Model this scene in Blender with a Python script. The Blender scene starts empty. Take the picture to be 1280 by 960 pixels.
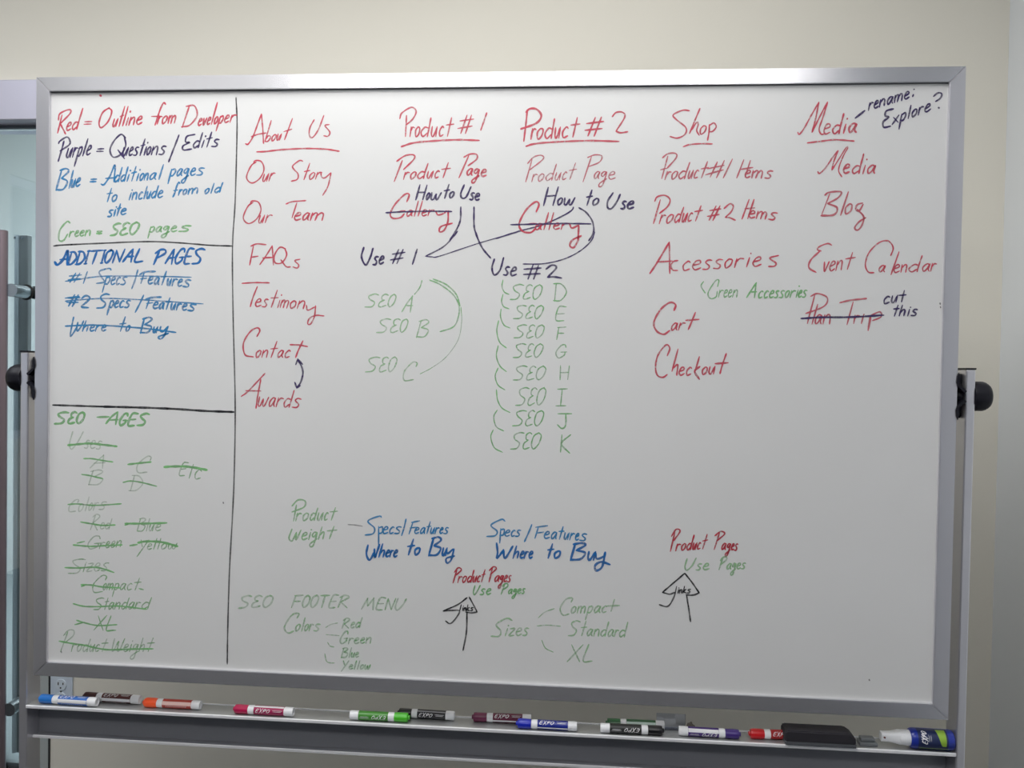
import bpy, bmesh, math, random
from mathutils import Vector, Matrix
random.seed(7)
R = math.radians
Z0 = 1.24                       # height of the middle of the whiteboard above the floor
F = 1031.0                      # focal length in pixels of a 1280 wide picture
CAM = Vector((0.20388, -1.63955, 0.03897))
ROT = ((0.99665679, 0.07996063, 0.01677905),     # rows: camera right, down, forward
       (0.01829680, -0.01828644, -0.99966537),
       (-0.07962704, 0.99663027, -0.01968833))
# ------------------------------------------------------------------ camera, world, lights, exposure
sc = bpy.context.scene
cd = bpy.data.cameras.new('camera'); co = bpy.data.objects.new('camera', cd)
sc.collection.objects.link(co); sc.camera = co
cd.sensor_width = 36; cd.lens = F*36/1280; cd.clip_start = .02
r_, d_, f_ = [Vector(v) for v in ROT]
M = Matrix((r_, -d_, -f_)).transposed().to_4x4()
M.translation = CAM + Vector((0, 0, Z0)); co.matrix_world = M
sc.view_settings.view_transform = 'Standard'; sc.view_settings.look = 'None'
sc.view_settings.gamma = 1; sc.view_settings.use_curve_mapping = False
sc.view_settings.exposure = -0.34
w = bpy.data.worlds.new('world'); sc.world = w; w.use_nodes = True
w.node_tree.nodes['Background'].inputs[0].default_value = (.62, .75, 1, 1)
w.node_tree.nodes['Background'].inputs[1].default_value = .12
def area(name, loc, rot, sx, sy, power, col):
    l = bpy.data.lights.new(name, 'AREA'); l.shape = 'RECTANGLE'; l.size = sx; l.size_y = sy
    l.energy = power; l.color = col
    o = bpy.data.objects.new(name, l); sc.collection.objects.link(o)
    o.location = (loc[0], loc[1], loc[2]+Z0); o.rotation_euler = rot
    return o
CEIL = 1.50                     # ceiling height above the middle of the board
ROOMX0, ROOMX1, WALLY, BACKY = -3.2, 1.345, 0.70, -4.6
area('near_panel_light', (-.36, -.45, CEIL-.03), (0, 0, 0), 1.75, .5, 22, (1, .995, .98))
area('middle_panel_light', (-.36, -.97, CEIL-.03), (0, 0, 0), 1.15, .5, 25, (1, .995, .985))
area('left_fill_light', (-1.9, -.6, CEIL-.03), (0, 0, 0), .55, .5, 17, (.93, .96, 1))  # added fill lamp, lifts the upper left wall
area('wall_fill_light', (.4, .25, CEIL-.03), (0, 0, 0), 1.15, .12, 1.7, (1, .985, .96))  # added fill lamp out of view, lifts the wall above the board
area('far_panel_light', (-.15, -2.50, CEIL-.03), (0, 0, 0), 2.6, .55, 1.0, (.97, .98, 1))
area('window_daylight', (ROOMX0+.10, -2.6, .35), (0, R(-90), 0), 1.5, 1.8, 7, (.74, .84, 1))
area('hall_light', (-1.6, 1.3, CEIL-.05), (0, 0, 0), .9, .5, 95, (.90, .98, 1))

# ------------------------------------------------------------------ helpers
COL = sc.collection
def ray(u, v, y=0.0):
    a, b = (u-640)/F, (v-480)/F
    d = r_*a + d_*b + f_
    return CAM + d*((y-CAM.y)/d.y)
def link(name, bm, mat, parent=None, smooth=False):
    me = bpy.data.meshes.new(name); bm.to_mesh(me); bm.free()
    if isinstance(mat, (list, tuple)):
        for m in mat: me.materials.append(m)
    else: me.materials.append(mat)
    o = bpy.data.objects.new(name, me); COL.objects.link(o)
    if smooth:
        for p in me.polygons: p.use_smooth = len(p.vertices) < 5
        try: me.set_sharp_from_angle(angle=R(40))
        except Exception: pass
    if parent: o.parent = parent
    return o
def root(name, loc=(0, 0, 0), rz=0, label=None, cat=None, group=None):
    o = bpy.data.objects.new(name, None); COL.objects.link(o); o.location = loc; o.rotation_euler = (0, 0, rz)
    o.empty_display_size = .05
    tag(o, label, cat, group); return o
def tag(o, label=None, cat=None, group=None, kind=None):
    if label: o['label'] = label
    if cat: o['category'] = cat
    if group: o['group'] = group
    if kind: o['kind'] = kind
    return o
def box(bm, x0, x1, y0, y1, z0, z1, bev=0, seg=2):
    r = bmesh.ops.create_cube(bm, size=1); vs = r['verts']
    for v in vs:
        v.co = Vector((x0+(x1-x0)*(v.co.x+.5), y0+(y1-y0)*(v.co.y+.5), z0+(z1-z0)*(v.co.z+.5)))
    if bev:
        es = list({e for v in vs for e in v.link_edges})
        bmesh.ops.bevel(bm, geom=es, offset=bev, segments=seg, affect='EDGES', profile=.5)
def boxo(name, x0, x1, y0, y1, z0, z1, mat, parent=None, bev=0, up=None):
    """box in board-centred heights, floor based when a parent at the origin is used"""
    bm = bmesh.new(); box(bm, x0, x1, y0, y1, z0+Z0, z1+Z0, bev)
    return link(name, bm, mat, parent)
def lathe(bm, prof, n=24, axis='X', o=(0, 0, 0), a0=0, a1=2*math.pi, cap=False):
    """prof: list of (position along axis, radius)"""
    full = abs(a1-a0-2*math.pi) < 1e-6
    k = n if full else n+1
    rings = []
    for (p, r) in prof:
        ring = []
        for i in range(k):
            a = a0+(a1-a0)*i/n; c, s = r*math.cos(a), r*math.sin(a)
            co = {'X': (p, c, s), 'Y': (c, p, s), 'Z': (c, s, p)}[axis]
            ring.append(bm.verts.new((co[0]+o[0], co[1]+o[1], co[2]+o[2])))
        rings.append(ring)
    for a, b in zip(rings, rings[1:]):
        for i in range(n):
            j = (i+1) % k
            bm.faces.new((a[i], a[j], b[j], b[i]))
    if full:
        for ring in (rings[0], rings[-1]):
            if prof[0][1] > 1e-5: 
                try: bm.faces.new(ring)
                except ValueError: pass
    bmesh.ops.recalc_face_normals(bm, faces=bm.faces)
def prism(bm, pts, axis, a, b):
    """extrude the outline pts (two coordinates) from a to b along axis"""
    def P(u, v, t): return {'X': (t, u, v), 'Y': (u, t, v), 'Z': (u, v, t)}[axis]
    A = [bm.verts.new(P(u, v, a)) for u, v in pts]; B = [bm.verts.new(P(u, v, b)) for u, v in pts]
    bm.faces.new(A); bm.faces.new(B[::-1])
    for i in range(len(pts)):
        j = (i+1) % len(pts); bm.faces.new((A[i], B[i], B[j], A[j]))
    bmesh.ops.recalc_face_normals(bm, faces=bm.faces)

MATS = {}
def mat(name, col, rough=.5, metal=0, bump=0, scale=200, var=0, spec=.5, stretch=None, coat=0):
    if name in MATS: return MATS[name]
    m = bpy.data.materials.new(name); m.use_nodes = True; nt = m.node_tree
    p = nt.nodes['Principled BSDF']
    p.inputs['Base Color'].default_value = (*col, 1); p.inputs['Roughness'].default_value = rough
    p.inputs['Metallic'].default_value = metal; p.inputs['Specular IOR Level'].default_value = spec
    p.inputs['Coat Weight'].default_value = coat
    if bump or var:
        tc = nt.nodes.new('ShaderNodeTexCoord'); mp = nt.nodes.new('ShaderNodeMapping')
        if stretch: mp.inputs['Scale'].default_value = stretch
        nt.links.new(tc.outputs['Object'], mp.inputs[0])
        n = nt.nodes.new('ShaderNodeTexNoise'); n.inputs['Scale'].default_value = scale; n.inputs['Detail'].default_value = 4
        nt.links.new(mp.outputs[0], n.inputs[0])
        if bump:
            b = nt.nodes.new('ShaderNodeBump'); b.inputs['Strength'].default_value = bump; b.inputs['Distance'].default_value = .001
            nt.links.new(n.outputs[0], b.inputs['Height']); nt.links.new(b.outputs[0], p.inputs['Normal'])
        if var:
            mx = nt.nodes.new('ShaderNodeMix'); mx.data_type = 'RGBA'
            mx.inputs[6].default_value = (*[c*(1-var) for c in col], 1); mx.inputs[7].default_value = (*[min(1, c*(1+var)) for c in col], 1)
            nt.links.new(n.outputs[0], mx.inputs[0]); nt.links.new(mx.outputs[2], p.inputs['Base Color'])
    MATS[name] = m; return m
def glass(name, tint, rough=.02, fac=.12):
    m = bpy.data.materials.new(name); m.use_nodes = True; nt = m.node_tree
    nt.nodes.remove(nt.nodes['Principled BSDF']); out = nt.nodes['Material Output']
    t = nt.nodes.new('ShaderNodeBsdfTransparent'); t.inputs[0].default_value = (*tint, 1)
    g = nt.nodes.new('ShaderNodeBsdfGlossy'); g.inputs['Roughness'].default_value = rough
    fr = nt.nodes.new('ShaderNodeFresnel'); fr.inputs[0].default_value = 1.5
    ad = nt.nodes.new('ShaderNodeMath'); ad.operation = 'ADD'; ad.inputs[1].default_value = fac
    mx = nt.nodes.new('ShaderNodeMixShader')
    nt.links.new(fr.outputs[0], ad.inputs[0]); nt.links.new(ad.outputs[0], mx.inputs[0])
    nt.links.new(t.outputs[0], mx.inputs[1]); nt.links.new(g.outputs[0], mx.inputs[2]); nt.links.new(mx.outputs[0], out.inputs[0])
    return m
def emit(name, col, s):
    m = bpy.data.materials.new(name); m.use_nodes = True; p = m.node_tree.nodes['Principled BSDF']
    p.inputs['Base Color'].default_value = (.8, .8, .8, 1)
    p.inputs['Emission Color'].default_value = (*col, 1); p.inputs['Emission Strength'].default_value = s
    return m
def ink(name, col, alpha):
    key = (name, alpha)
    if key in MATS: return MATS[key]
    m = bpy.data.materials.new(name); m.use_nodes = True; nt = m.node_tree; L = nt.links.new
    p = nt.nodes['Principled BSDF']; out = nt.nodes['Material Output']
    p.inputs['Base Color'].default_value = (*col, 1); p.inputs['Roughness'].default_value = .45
    tc = nt.nodes.new('ShaderNodeTexCoord'); n = nt.nodes.new('ShaderNodeTexNoise')
    n.inputs['Scale'].default_value = 210; n.inputs['Detail'].default_value = 3
    L(tc.outputs['Object'], n.inputs[0])
    mr = nt.nodes.new('ShaderNodeMapRange'); mr.inputs[1].default_value = .3; mr.inputs[2].default_value = .62
    mr.inputs[3].default_value = .82; mr.inputs[4].default_value = 1.08; L(n.outputs[0], mr.inputs[0])
    at = nt.nodes.new('ShaderNodeAttribute'); at.attribute_name = 'fade'
    m1 = nt.nodes.new('ShaderNodeMath'); m1.operation = 'MULTIPLY'; L(mr.outputs[0], m1.inputs[0]); L(at.outputs['Fac'], m1.inputs[1])
    m2 = nt.nodes.new('ShaderNodeMath'); m2.operation = 'MULTIPLY'; m2.use_clamp = True; L(m1.outputs[0], m2.inputs[0]); m2.inputs[1].default_value = alpha
    t = nt.nodes.new('ShaderNodeBsdfTransparent'); mx = nt.nodes.new('ShaderNodeMixShader')
    L(m2.outputs[0], mx.inputs[0]); L(t.outputs[0], mx.inputs[1]); L(p.outputs[0], mx.inputs[2]); L(mx.outputs[0], out.inputs[0])
    MATS[key] = m; return m

wall_paint = mat('cream_wall_paint', (.80, .77, .685), .75, bump=.12, scale=260, var=.015)
white_paint = mat('pale_grey_wall_paint', (.74, .77, .80), .7, bump=.1, scale=260)
ceiling_m = mat('ceiling_white', (.88, .88, .87), .85, bump=.3, scale=120)
carpet = mat('grey_carpet', (.03, .03, .034), .95, bump=.8, scale=500, var=.3)
door_metal = mat('satin_door_frame', (.60, .59, .70), .42, .35)
alu = mat('satin_aluminium', (.66, .66, .69), .22, .8, bump=.01, scale=60, stretch=(1, 30, 30))
alu_v = mat('satin_aluminium_upright', (.66, .655, .69), .28, .8, bump=.01, scale=60, stretch=(30, 30, 1))
alu_dark = mat('satin_aluminium_tray', (.40, .41, .415), .36, .6)
web_m = mat('shaded_aluminium_beam', (.26, .265, .29), .5, .3)  # beam tone darkened to carry the shade under the shelf
alu_bright = mat('lit_aluminium_tray_edge', (.88, .88, .90), .3, .25)  # edge tone lightened to carry the light the lips catch
joint = mat('shadow_gap_dark', (.02, .02, .022), .8)
black = mat('black_plastic', (.008, .008, .013), .45, bump=.1, scale=300, spec=.25)
black_soft = mat('black_felt', (.018, .016, .022), .85, bump=.6, scale=900)
eraser_grey = mat('dark_grey_felt', (.07, .075, .085), .9, bump=.7, scale=700)
white_plastic = mat('white_plastic', (.80, .81, .83), .33)
outlet_plastic = mat('outlet_plastic', (.62, .70, .80), .35)
steel = mat('brushed_steel', (.50, .55, .58), .22, 1)
chrome = mat('chrome', (.80, .87, .95), .10, 1)
mauve = mat('mauve_anodised_pull', (.30, .24, .27), .35, .6)
rubber = mat('rubber', (.015, .015, .015), .6)
pane = glass('door_glass', (.90, .94, .955), .02, .05)

# ------------------------------------------------------------------ room
H0 = -Z0                                          # floor, relative to the middle of the board
def struct(name, *a, **k):
    return tag(boxo(name, *a, **k), kind='structure')
DX = ray(61.5, 900, WALLY).x                       # right side of the glass door's frame
struct('floor', ROOMX0-.1, ROOMX1+.1, BACKY-.1, WALLY+.12, H0-.05, H0, carpet)
struct('ceiling', ROOMX0-.1, ROOMX1+.1, BACKY-.1, 3.0, CEIL, CEIL+.05, ceiling_m)
bm = bmesh.new()                                  # front wall with the doorway at its left
HDR = ray(0, 105, WALLY).z; 
box(bm, DX+.003, ROOMX1+.1, WALLY, WALLY+.12, 0, Z0+CEIL)
box(bm, ROOMX0-.1, DX+.003, WALLY, WALLY+.12, Z0+HDR, Z0+CEIL)
box(bm, ROOMX0-.1, -2.48, WALLY, WALLY+.12, 0, Z0+HDR)
tag(link('wall_front', bm, wall_paint), kind='structure')
struct('wall_right', ROOMX1, ROOMX1+.1, BACKY, -.9, H0, CEIL, mat('dark_unseen_wall_paint', (.20, .22, .26), .8))  # unseen stretch made dark to cut frame reflections and bounce light
struct('wall_right', ROOMX1, ROOMX1+.1, -.9, WALLY, H0, CEIL, white_paint)
struct('wall_back', ROOMX0-.1, ROOMX1+.1, BACKY-.1, BACKY, H0, CEIL, mat('dark_unseen_wall_paint', (.22, .25, .30), .8))
bm = bmesh.new()                                  # left wall with a window opening
for a in ((BACKY, -3.6, H0, CEIL), (-1.6, WALLY, H0, CEIL), (-3.6, -1.6, H0, -.45), (-3.6, -1.6, 1.15, CEIL)):
    box(bm, ROOMX0-.1, ROOMX0, a[0], a[1], a[2]+Z0, a[3]+Z0)
tag(link('wall_left', bm, wall_paint), kind='structure')
bm = bmesh.new()
for a in ((-3.6, -3.55, -.45, 1.15), (-1.65, -1.6, -.45, 1.15), (-2.625, -2.575, -.45, 1.15), (-3.55, -1.65, -.45, -.40), (-3.55, -1.65, 1.10, 1.15)):
    box(bm, ROOMX0-.08, ROOMX0-.03, a[0], a[1], a[2]+Z0, a[3]+Z0)
wf = tag(link('window_1', bm, door_metal), kind='structure')
bm = bmesh.new(); box(bm, ROOMX0-.058, ROOMX0-.052, -3.55, -1.65, Z0-.40, Z0+1.10); link('pane', bm, pane, wf)
# the room beyond the glass door
hallm = mat('hall_wall_paint', (.66, .70, .72), .7, bump=.1, scale=200)
struct('wall_hall_back', ROOMX0-.1, ROOMX1+.1, 3.0, 3.1, H0, CEIL, hallm)
struct('floor_hall', ROOMX0-.1, ROOMX1+.1, WALLY+.12, 3.0, H0-.05, H0, mat('hall_floor_tile', (.34, .38, .40), .5, bump=.1, scale=40))
struct('wall_hall_left', ROOMX0-.2, ROOMX0-.1, WALLY, 3.1, H0, CEIL, hallm)
struct('wall_hall_right', ROOMX1+.1, ROOMX1+.2, WALLY+.12, 3.1, H0, CEIL, hallm)
# baseboard
struct('baseboard_front', DX+.10, ROOMX1, WALLY-.012, WALLY, H0, H0+.045, rubber)

# glass door: frame of header and jamb, pane, ladder pull
door = tag(root('door_1', (0, 0, 0)), kind='structure')
jx0 = ray(45.5, 900, WALLY).x
hz0, hz1 = ray(20, 154, WALLY).z, ray(20, 104.5, WALLY).z
boxo('header', -2.48, DX, WALLY-.035, WALLY+.12, hz0, hz1, door_metal, door, .003)
boxo('jamb', jx0, DX, WALLY-.005, WALLY+.12, H0, hz0, mat('pale_green_jamb', (.46, .50, .50), .5, .1), door, .002)
boxo('jamb', -2.48, -2.43, WALLY-.005, WALLY+.12, H0, hz0, MATS['pale_green_jamb'], door, .002)
boxo('gasket', -2.43, jx0, WALLY+.02, WALLY+.04, hz0-.008, hz0, mat('slate_gasket', (.10, .12, .15), .6), door)
boxo('gasket', DX, DX+.004, WALLY-.004, WALLY+.02, H0, hz0, joint, door)
boxo('pane', -2.43, jx0, WALLY+.024, WALLY+.034, H0+.01, hz0-.012, pane, door)
GY = WALLY+.029
def px_x(u, v, y): return ray(u, v, y).x
pull = root('ladder_pull'); pull.parent = door
yb = GY+.065                                      # bar on the far side
xb0, xb1 = px_x(22.5, 500, yb), px_x(34, 500, yb)
zt, zb = ray(25, 293.5, yb).z, ray(20, 941, yb).z
boxo('back_bar', xb0, xb1, yb, yb+.02, zb, zt, mat('dull_steel', (.34, .36, .37), .4, .4), pull, .003)
bm = bmesh.new()
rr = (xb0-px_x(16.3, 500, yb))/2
lathe(bm, [(zb+Z0, rr), (zt+Z0, rr)], 20, 'Z', (xb0-rr, yb+.004, 0)); link('reflection_strip', bm, mat('bar_reflection_tone', (.85, .93, 1), .2, .3), pull, True)['label'] = 'bright strip standing for the reflection along the bar'  # bright tube modelled in place of a reflection along the back bar
for u in (19.5, 27.5):
    p = ray(u, 297.5, yb-.002); bm = bmesh.new(); lathe(bm, [(-.004, .0005), (-.003, .004), (.003, .0042)], 12, 'Y', (p.x, yb-.002, p.z+Z0)); link('screw', bm, chrome, pull, True)
yf = GY-.075                                      # bar on the near side
xf1 = px_x(8.0, 500, yf); rf = .0165
zt2 = ray(4, 288, yf).z
bm = bmesh.new(); lathe(bm, [(.03, rf), (zt2+Z0-.002, rf), (zt2+Z0, rf-.002)], 28, 'Z', (xf1-rf, yf, 0)); link('front_bar', bm, mauve, pull, True)
for v in (364, 881):
    p = ray(14, v, GY-.04); rs = .0195
    bm = bmesh.new(); lathe(bm, [(yf, rs), (GY-.007, rs)], 24, 'Y', (xf1+.012, 0, p.z+Z0)); link('standoff', bm, steel, pull, True)
    bm = bmesh.new(); lathe(bm, [(GY-.0072, rs+.004), (GY-.0052, rs+.004)], 24, 'Y', (xf1+.012, 0, p.z+Z0)); link('rubber_ring', bm, rubber, pull, True)
    bm = bmesh.new(); lathe(bm, [(GY+.006, rs), (yb+.001, rs)], 24, 'Y', (xf1+.03, 0, p.z+Z0)); link('standoff', bm, steel, pull, True)

# wall outlet
oc = ray(78, 855, WALLY); oc.z += Z0
outl = root('wall_outlet', (oc.x, WALLY, oc.z-.02), 0, 'pale grey double wall outlet beside the glass door frame, behind the tray', 'outlet')
bm = bmesh.new(); box(bm, -.035, .035, -.006, 0, -.057, .057, .003); link('cover_plate', bm, outlet_plastic, outl)
for s in (1, -1):
    bm = bmesh.new(); lathe(bm, [(-.0085, .0165), (-.006, .0175)], 28, 'Y', (0, 0, .02*s)); f = link('socket_face', bm, mat('outlet_face', (.66, .74, .82), .3), outl, True)
    for (x, h) in ((-.0075, .0085), (.0075, .0065)):
        bm = bmesh.new(); box(bm, x-.0016, x+.0016, -.0089, -.0086, .02*s+.004-h/2, .02*s+.004+h/2); link('slot', bm, joint, f)
    bm = bmesh.new(); lathe(bm, [(-.0089, .0026), (-.0086, .0026)], 12, 'Y', (0, 0, .02*s-.0085)); link('slot', bm, joint, f)
bm = bmesh.new(); lathe(bm, [(-.0072, .003), (-.006, .0035)], 12, 'Y'); link('screw', bm, steel, outl, True)

# ceiling light fixtures, with a left panel and wall strip added as fill
for (x, y, sx, sy, em, lb) in ((-.36, -.45, 1.8, .27, .5, 'ceiling light panel nearest the whiteboard'), (-.36, -.97, 1.2, .24, .5, 'second ceiling light panel out from the whiteboard'),
        (-1.9, -.6, .6, .27, .5, 'small added fill panel on the ceiling by the left wall'), (.4, .25, 1.2, .08, .5, 'slim added fill strip on the ceiling between whiteboard and wall'),
        (-1.92, -2.5, 1.25, .20, 3.5, 'far row ceiling light panel right beside the window wall'),
        (-.62, -2.5, 1.25, .20, 14, 'middle ceiling light panel of the far row'), (.66, -2.5, 1.25, .20, 14, 'far row ceiling light panel by the right wall')):
    t = root('ceiling_light', (x, y, Z0+CEIL), 0, lb, 'light')
    lampm = emit('lamp_diffuser', (1, .98, .95), em)
    bm = bmesh.new()
    for a in ((-sx/2, sx/2, -sy-.02, -sy), (-sx/2, sx/2, sy, sy+.02), (-sx/2, -sx/2+.03, -sy, sy), (sx/2-.03, sx/2, -sy, sy)):
        box(bm, a[0], a[1], a[2], a[3], -.02, 0)
    link('frame', bm, white_plastic, t)
    bm = bmesh.new(); box(bm, -sx/2+.03, sx/2-.03, -sy, sy, -.012, 0); link('diffuser', bm, lampm, t)

# ------------------------------------------------------------------ whiteboard on its stand
wb = root('mobile_whiteboard', (0, 0, 0), 0, 'large framed whiteboard covered in coloured handwriting on a grey metal stand', 'whiteboard')
IX, IZ, OX, OZ = .895, .594, .9243, .6232
# enamel surface
sm = mat('white_enamel', (.71, .71, .705), .24, bump=0, var=0)
nt = sm.node_tree; p = nt.nodes['Principled BSDF']
tc = nt.nodes.new('ShaderNodeTexCoord'); n1 = nt.nodes.new('ShaderNodeTexNoise'); n1.inputs['Scale'].default_value = 3.2; n1.inputs['Detail'].default_value = 5
n1.inputs['Distortion'].default_value = .6; nt.links.new(tc.outputs['Object'], n1.inputs[0])
mx = nt.nodes.new('ShaderNodeMix'); mx.data_type = 'RGBA'; mx.inputs[6].default_value = (.675, .675, .668, 1); mx.inputs[7].default_value = (.715, .715, .715, 1)
nt.links.new(n1.outputs[0], mx.inputs[0]); nt.links.new(mx.outputs[2], p.inputs['Base Color'])
surf = boxo('writing_surface', -IX-.006, IX+.006, 0, .016, -IZ-.006, IZ+.006, sm, wb)
boxo('back_panel', -OX+.004, OX-.004, .0165, .022, -OZ+.004, OZ-.004, alu_dark, wb)
def rail(pts, m, name='frame_rail'):
    bm = bmesh.new()
    # pts: four corners (x,z) of the mitred rail, front slightly crowned
    cx = sum(p[0] for p in pts)/4; cz = sum(p[1] for p in pts)/4
    prism(bm, [(x, z+Z0) for x, z in pts], 'Y', -.007, .0245)
    bmesh.ops.bevel(bm, geom=[e for e in bm.edges if all(v.co.y < 0 for v in e.verts)], offset=.0010, segments=2, affect='EDGES')
    return link(name, bm, m, wb)
g = .0003
rail([(-OX+g, OZ), (OX-g, OZ), (IX-g, IZ), (-IX+g, IZ)], alu)
rail([(-OX+g, -OZ), (OX-g, -OZ), (IX-g, -IZ), (-IX+g, -IZ)], alu)
rail([(-OX, OZ-g), (-OX, -OZ+g), (-IX, -IZ+g), (-IX, IZ-g)], alu_v)
rail([(OX, OZ-g), (OX, -OZ+g), (IX, -IZ+g), (IX, IZ-g)], alu_v)
boxo('top_channel_gap', -IX, IX, -.0012, .001, IZ-.0014, IZ+.001, mat('grey_channel', (.12, .12, .13), .6), wb)
# posts
XP, PW, PD = .943, .0175, .047
ptz = {-1: ray(26, 440, 0).z, 1: ray(1213, 462, 0).z}
for s in (-1, 1):
    xa, xc = sorted((s*XP, s*(XP+PW))); zt_ = ptz[s]
    po = boxo('post', xa, xc, 0, PD, H0+.09, zt_, alu_v, wb, .0025)
    boxo('end_cap', xa-.0005, xc+.0005, -.0005, PD+.0005, zt_, zt_+.003, black, po)
    # clamp knob outside the post
    kc = ray({-1: 12, 1: 1230}[s], {-1: 472, 1: 495.5}[s], .02)
    zk = kc.z+Z0
    bm = bmesh.new(); rk = .0285
    prof = [(0, rk*.96), (.002, rk), (.022, rk), (.028, rk*.93), (.033, rk*.78), (.0355, rk*.5), (.0365, .0005)]
    lathe(bm, [(s*(XP+PW+q), r) for q, r in prof], 40, 'X', (0, .022, zk))
    for v in bm.verts:                      # grip ribs
        d = Vector((0, v.co.y-.022, v.co.z-zk))
        if d.length > rk*.9:
            v.co -= d.normalized()*(.0009 if int(math.atan2(d.z, d.y)/(2*math.pi)*40+40.5) % 4 == 0 else 0)
    link('clamp_knob', bm, black, wb, True)
    # pivot bracket between the post and the frame
    bm = bmesh.new()
    pl = [(math.cos(a), math.sin(a)) for a in [R(10*k) for k in range(36)]]
    out = []
    for k in range(48):
        a = 2*math.pi*k/48; c, q = math.cos(a), math.sin(a)
        hz = .043*q; wv = .0075+.0075*max(0, 1-(abs(hz)/.022)**2)
        out.append((.0235+wv*(c if abs(q) > .97 else math.copysign(min(1, abs(c)*2.2), c)), hz+zk))
    prism(bm, out, 'X', s*(XP-.0005), s*(XP-.0065))
    br = link('pivot_bracket', bm, black, wb, True)
    bm = bmesh.new(); lathe(bm, [(s*(XP-.006), .0135), (s*(XP-.012), .0125), (s*(XP-.0185), .009)], 20, 'X', (0, .015, zk)); link('pivot_boss', bm, black, br, True)
    for q in (1, -1):
        bm = bmesh.new(); lathe(bm, [(s*(XP-.0065), .0055), (s*(XP-.009), .005), (s*(XP-.0095), .0005)], 14, 'X', (0, .0235, zk+q*.036)); link('bolt', bm, steel, br, True)
        bm = bmesh.new()                    # thin ears that reach over the frame
        o2 = [(0, .0), (.004, .006), (.0042, .018), (.0012, .027), (-.0028, .02), (-.004, .008)]
        prism(bm, [(s*(.9245+u_*.7), zk+q*(.018+z_)) for u_, z_ in o2], 'Y', -.010, -.0065)
        link('ear', bm, black, br, True)
        bm = bmesh.new()
        prism(bm, [(s*.9245, zk+q*.018), (s*.938, zk+q*.006), (s*.941, zk+q*.010), (s*.927, zk+q*.022)], 'Y', -.009, .010)
        link('ear_arm', bm, black, br)
    # foot with casters
    boxo('foot', s*XP-.022+s*.008, s*XP+.022+s*.008, -.30, .36, H0+.065, H0+.09, alu_v, wb, .004)
    for y in (-.27, .33):
        bm = bmesh.new(); lathe(bm, [(-.012, .028), (-.010, .030), (.010, .030), (.012, .028)], 20, 'X', (s*(XP+.008), y, .030)); link('caster_wheel', bm, black, wb, True)
        boxo('caster_fork', s*(XP+.008)-.016, s*(XP+.008)-.013, y-.012, y+.012, H0+.028, H0+.066, steel, wb)
# tray between the posts
TZ = ray(615, 911.3, 0).z                          # top of the shelf at its front edge
tray = boxo('marker_tray', -XP+.0005, XP-.0005, -.0005, .047, TZ-.0022, TZ, alu_dark, wb)
boxo('front_lip', -XP+.0003, XP-.0003, -.0035, .0005, TZ-.0062, TZ+.0006, alu_bright, tray, .0012)
boxo('back_lip', -XP+.0003, XP-.0003, .047, .0485, TZ-.002, TZ+.0022, alu_bright, tray)
zl = ray(500, 945.0, .02).z
boxo('beam_web', -XP+.0005, XP-.0005, .040, .0455, zl-.004, TZ-.0022, web_m, tray)
boxo('lower_flange', -XP+.0005, XP-.0005, .0215, .040, zl-.002, zl+.001, web_m, tray)
boxo('lower_lip', -XP+.0005, XP-.0005, .0185, .0215, zl-.0035, zl+.0025, alu_bright, tray, .0008)

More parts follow.
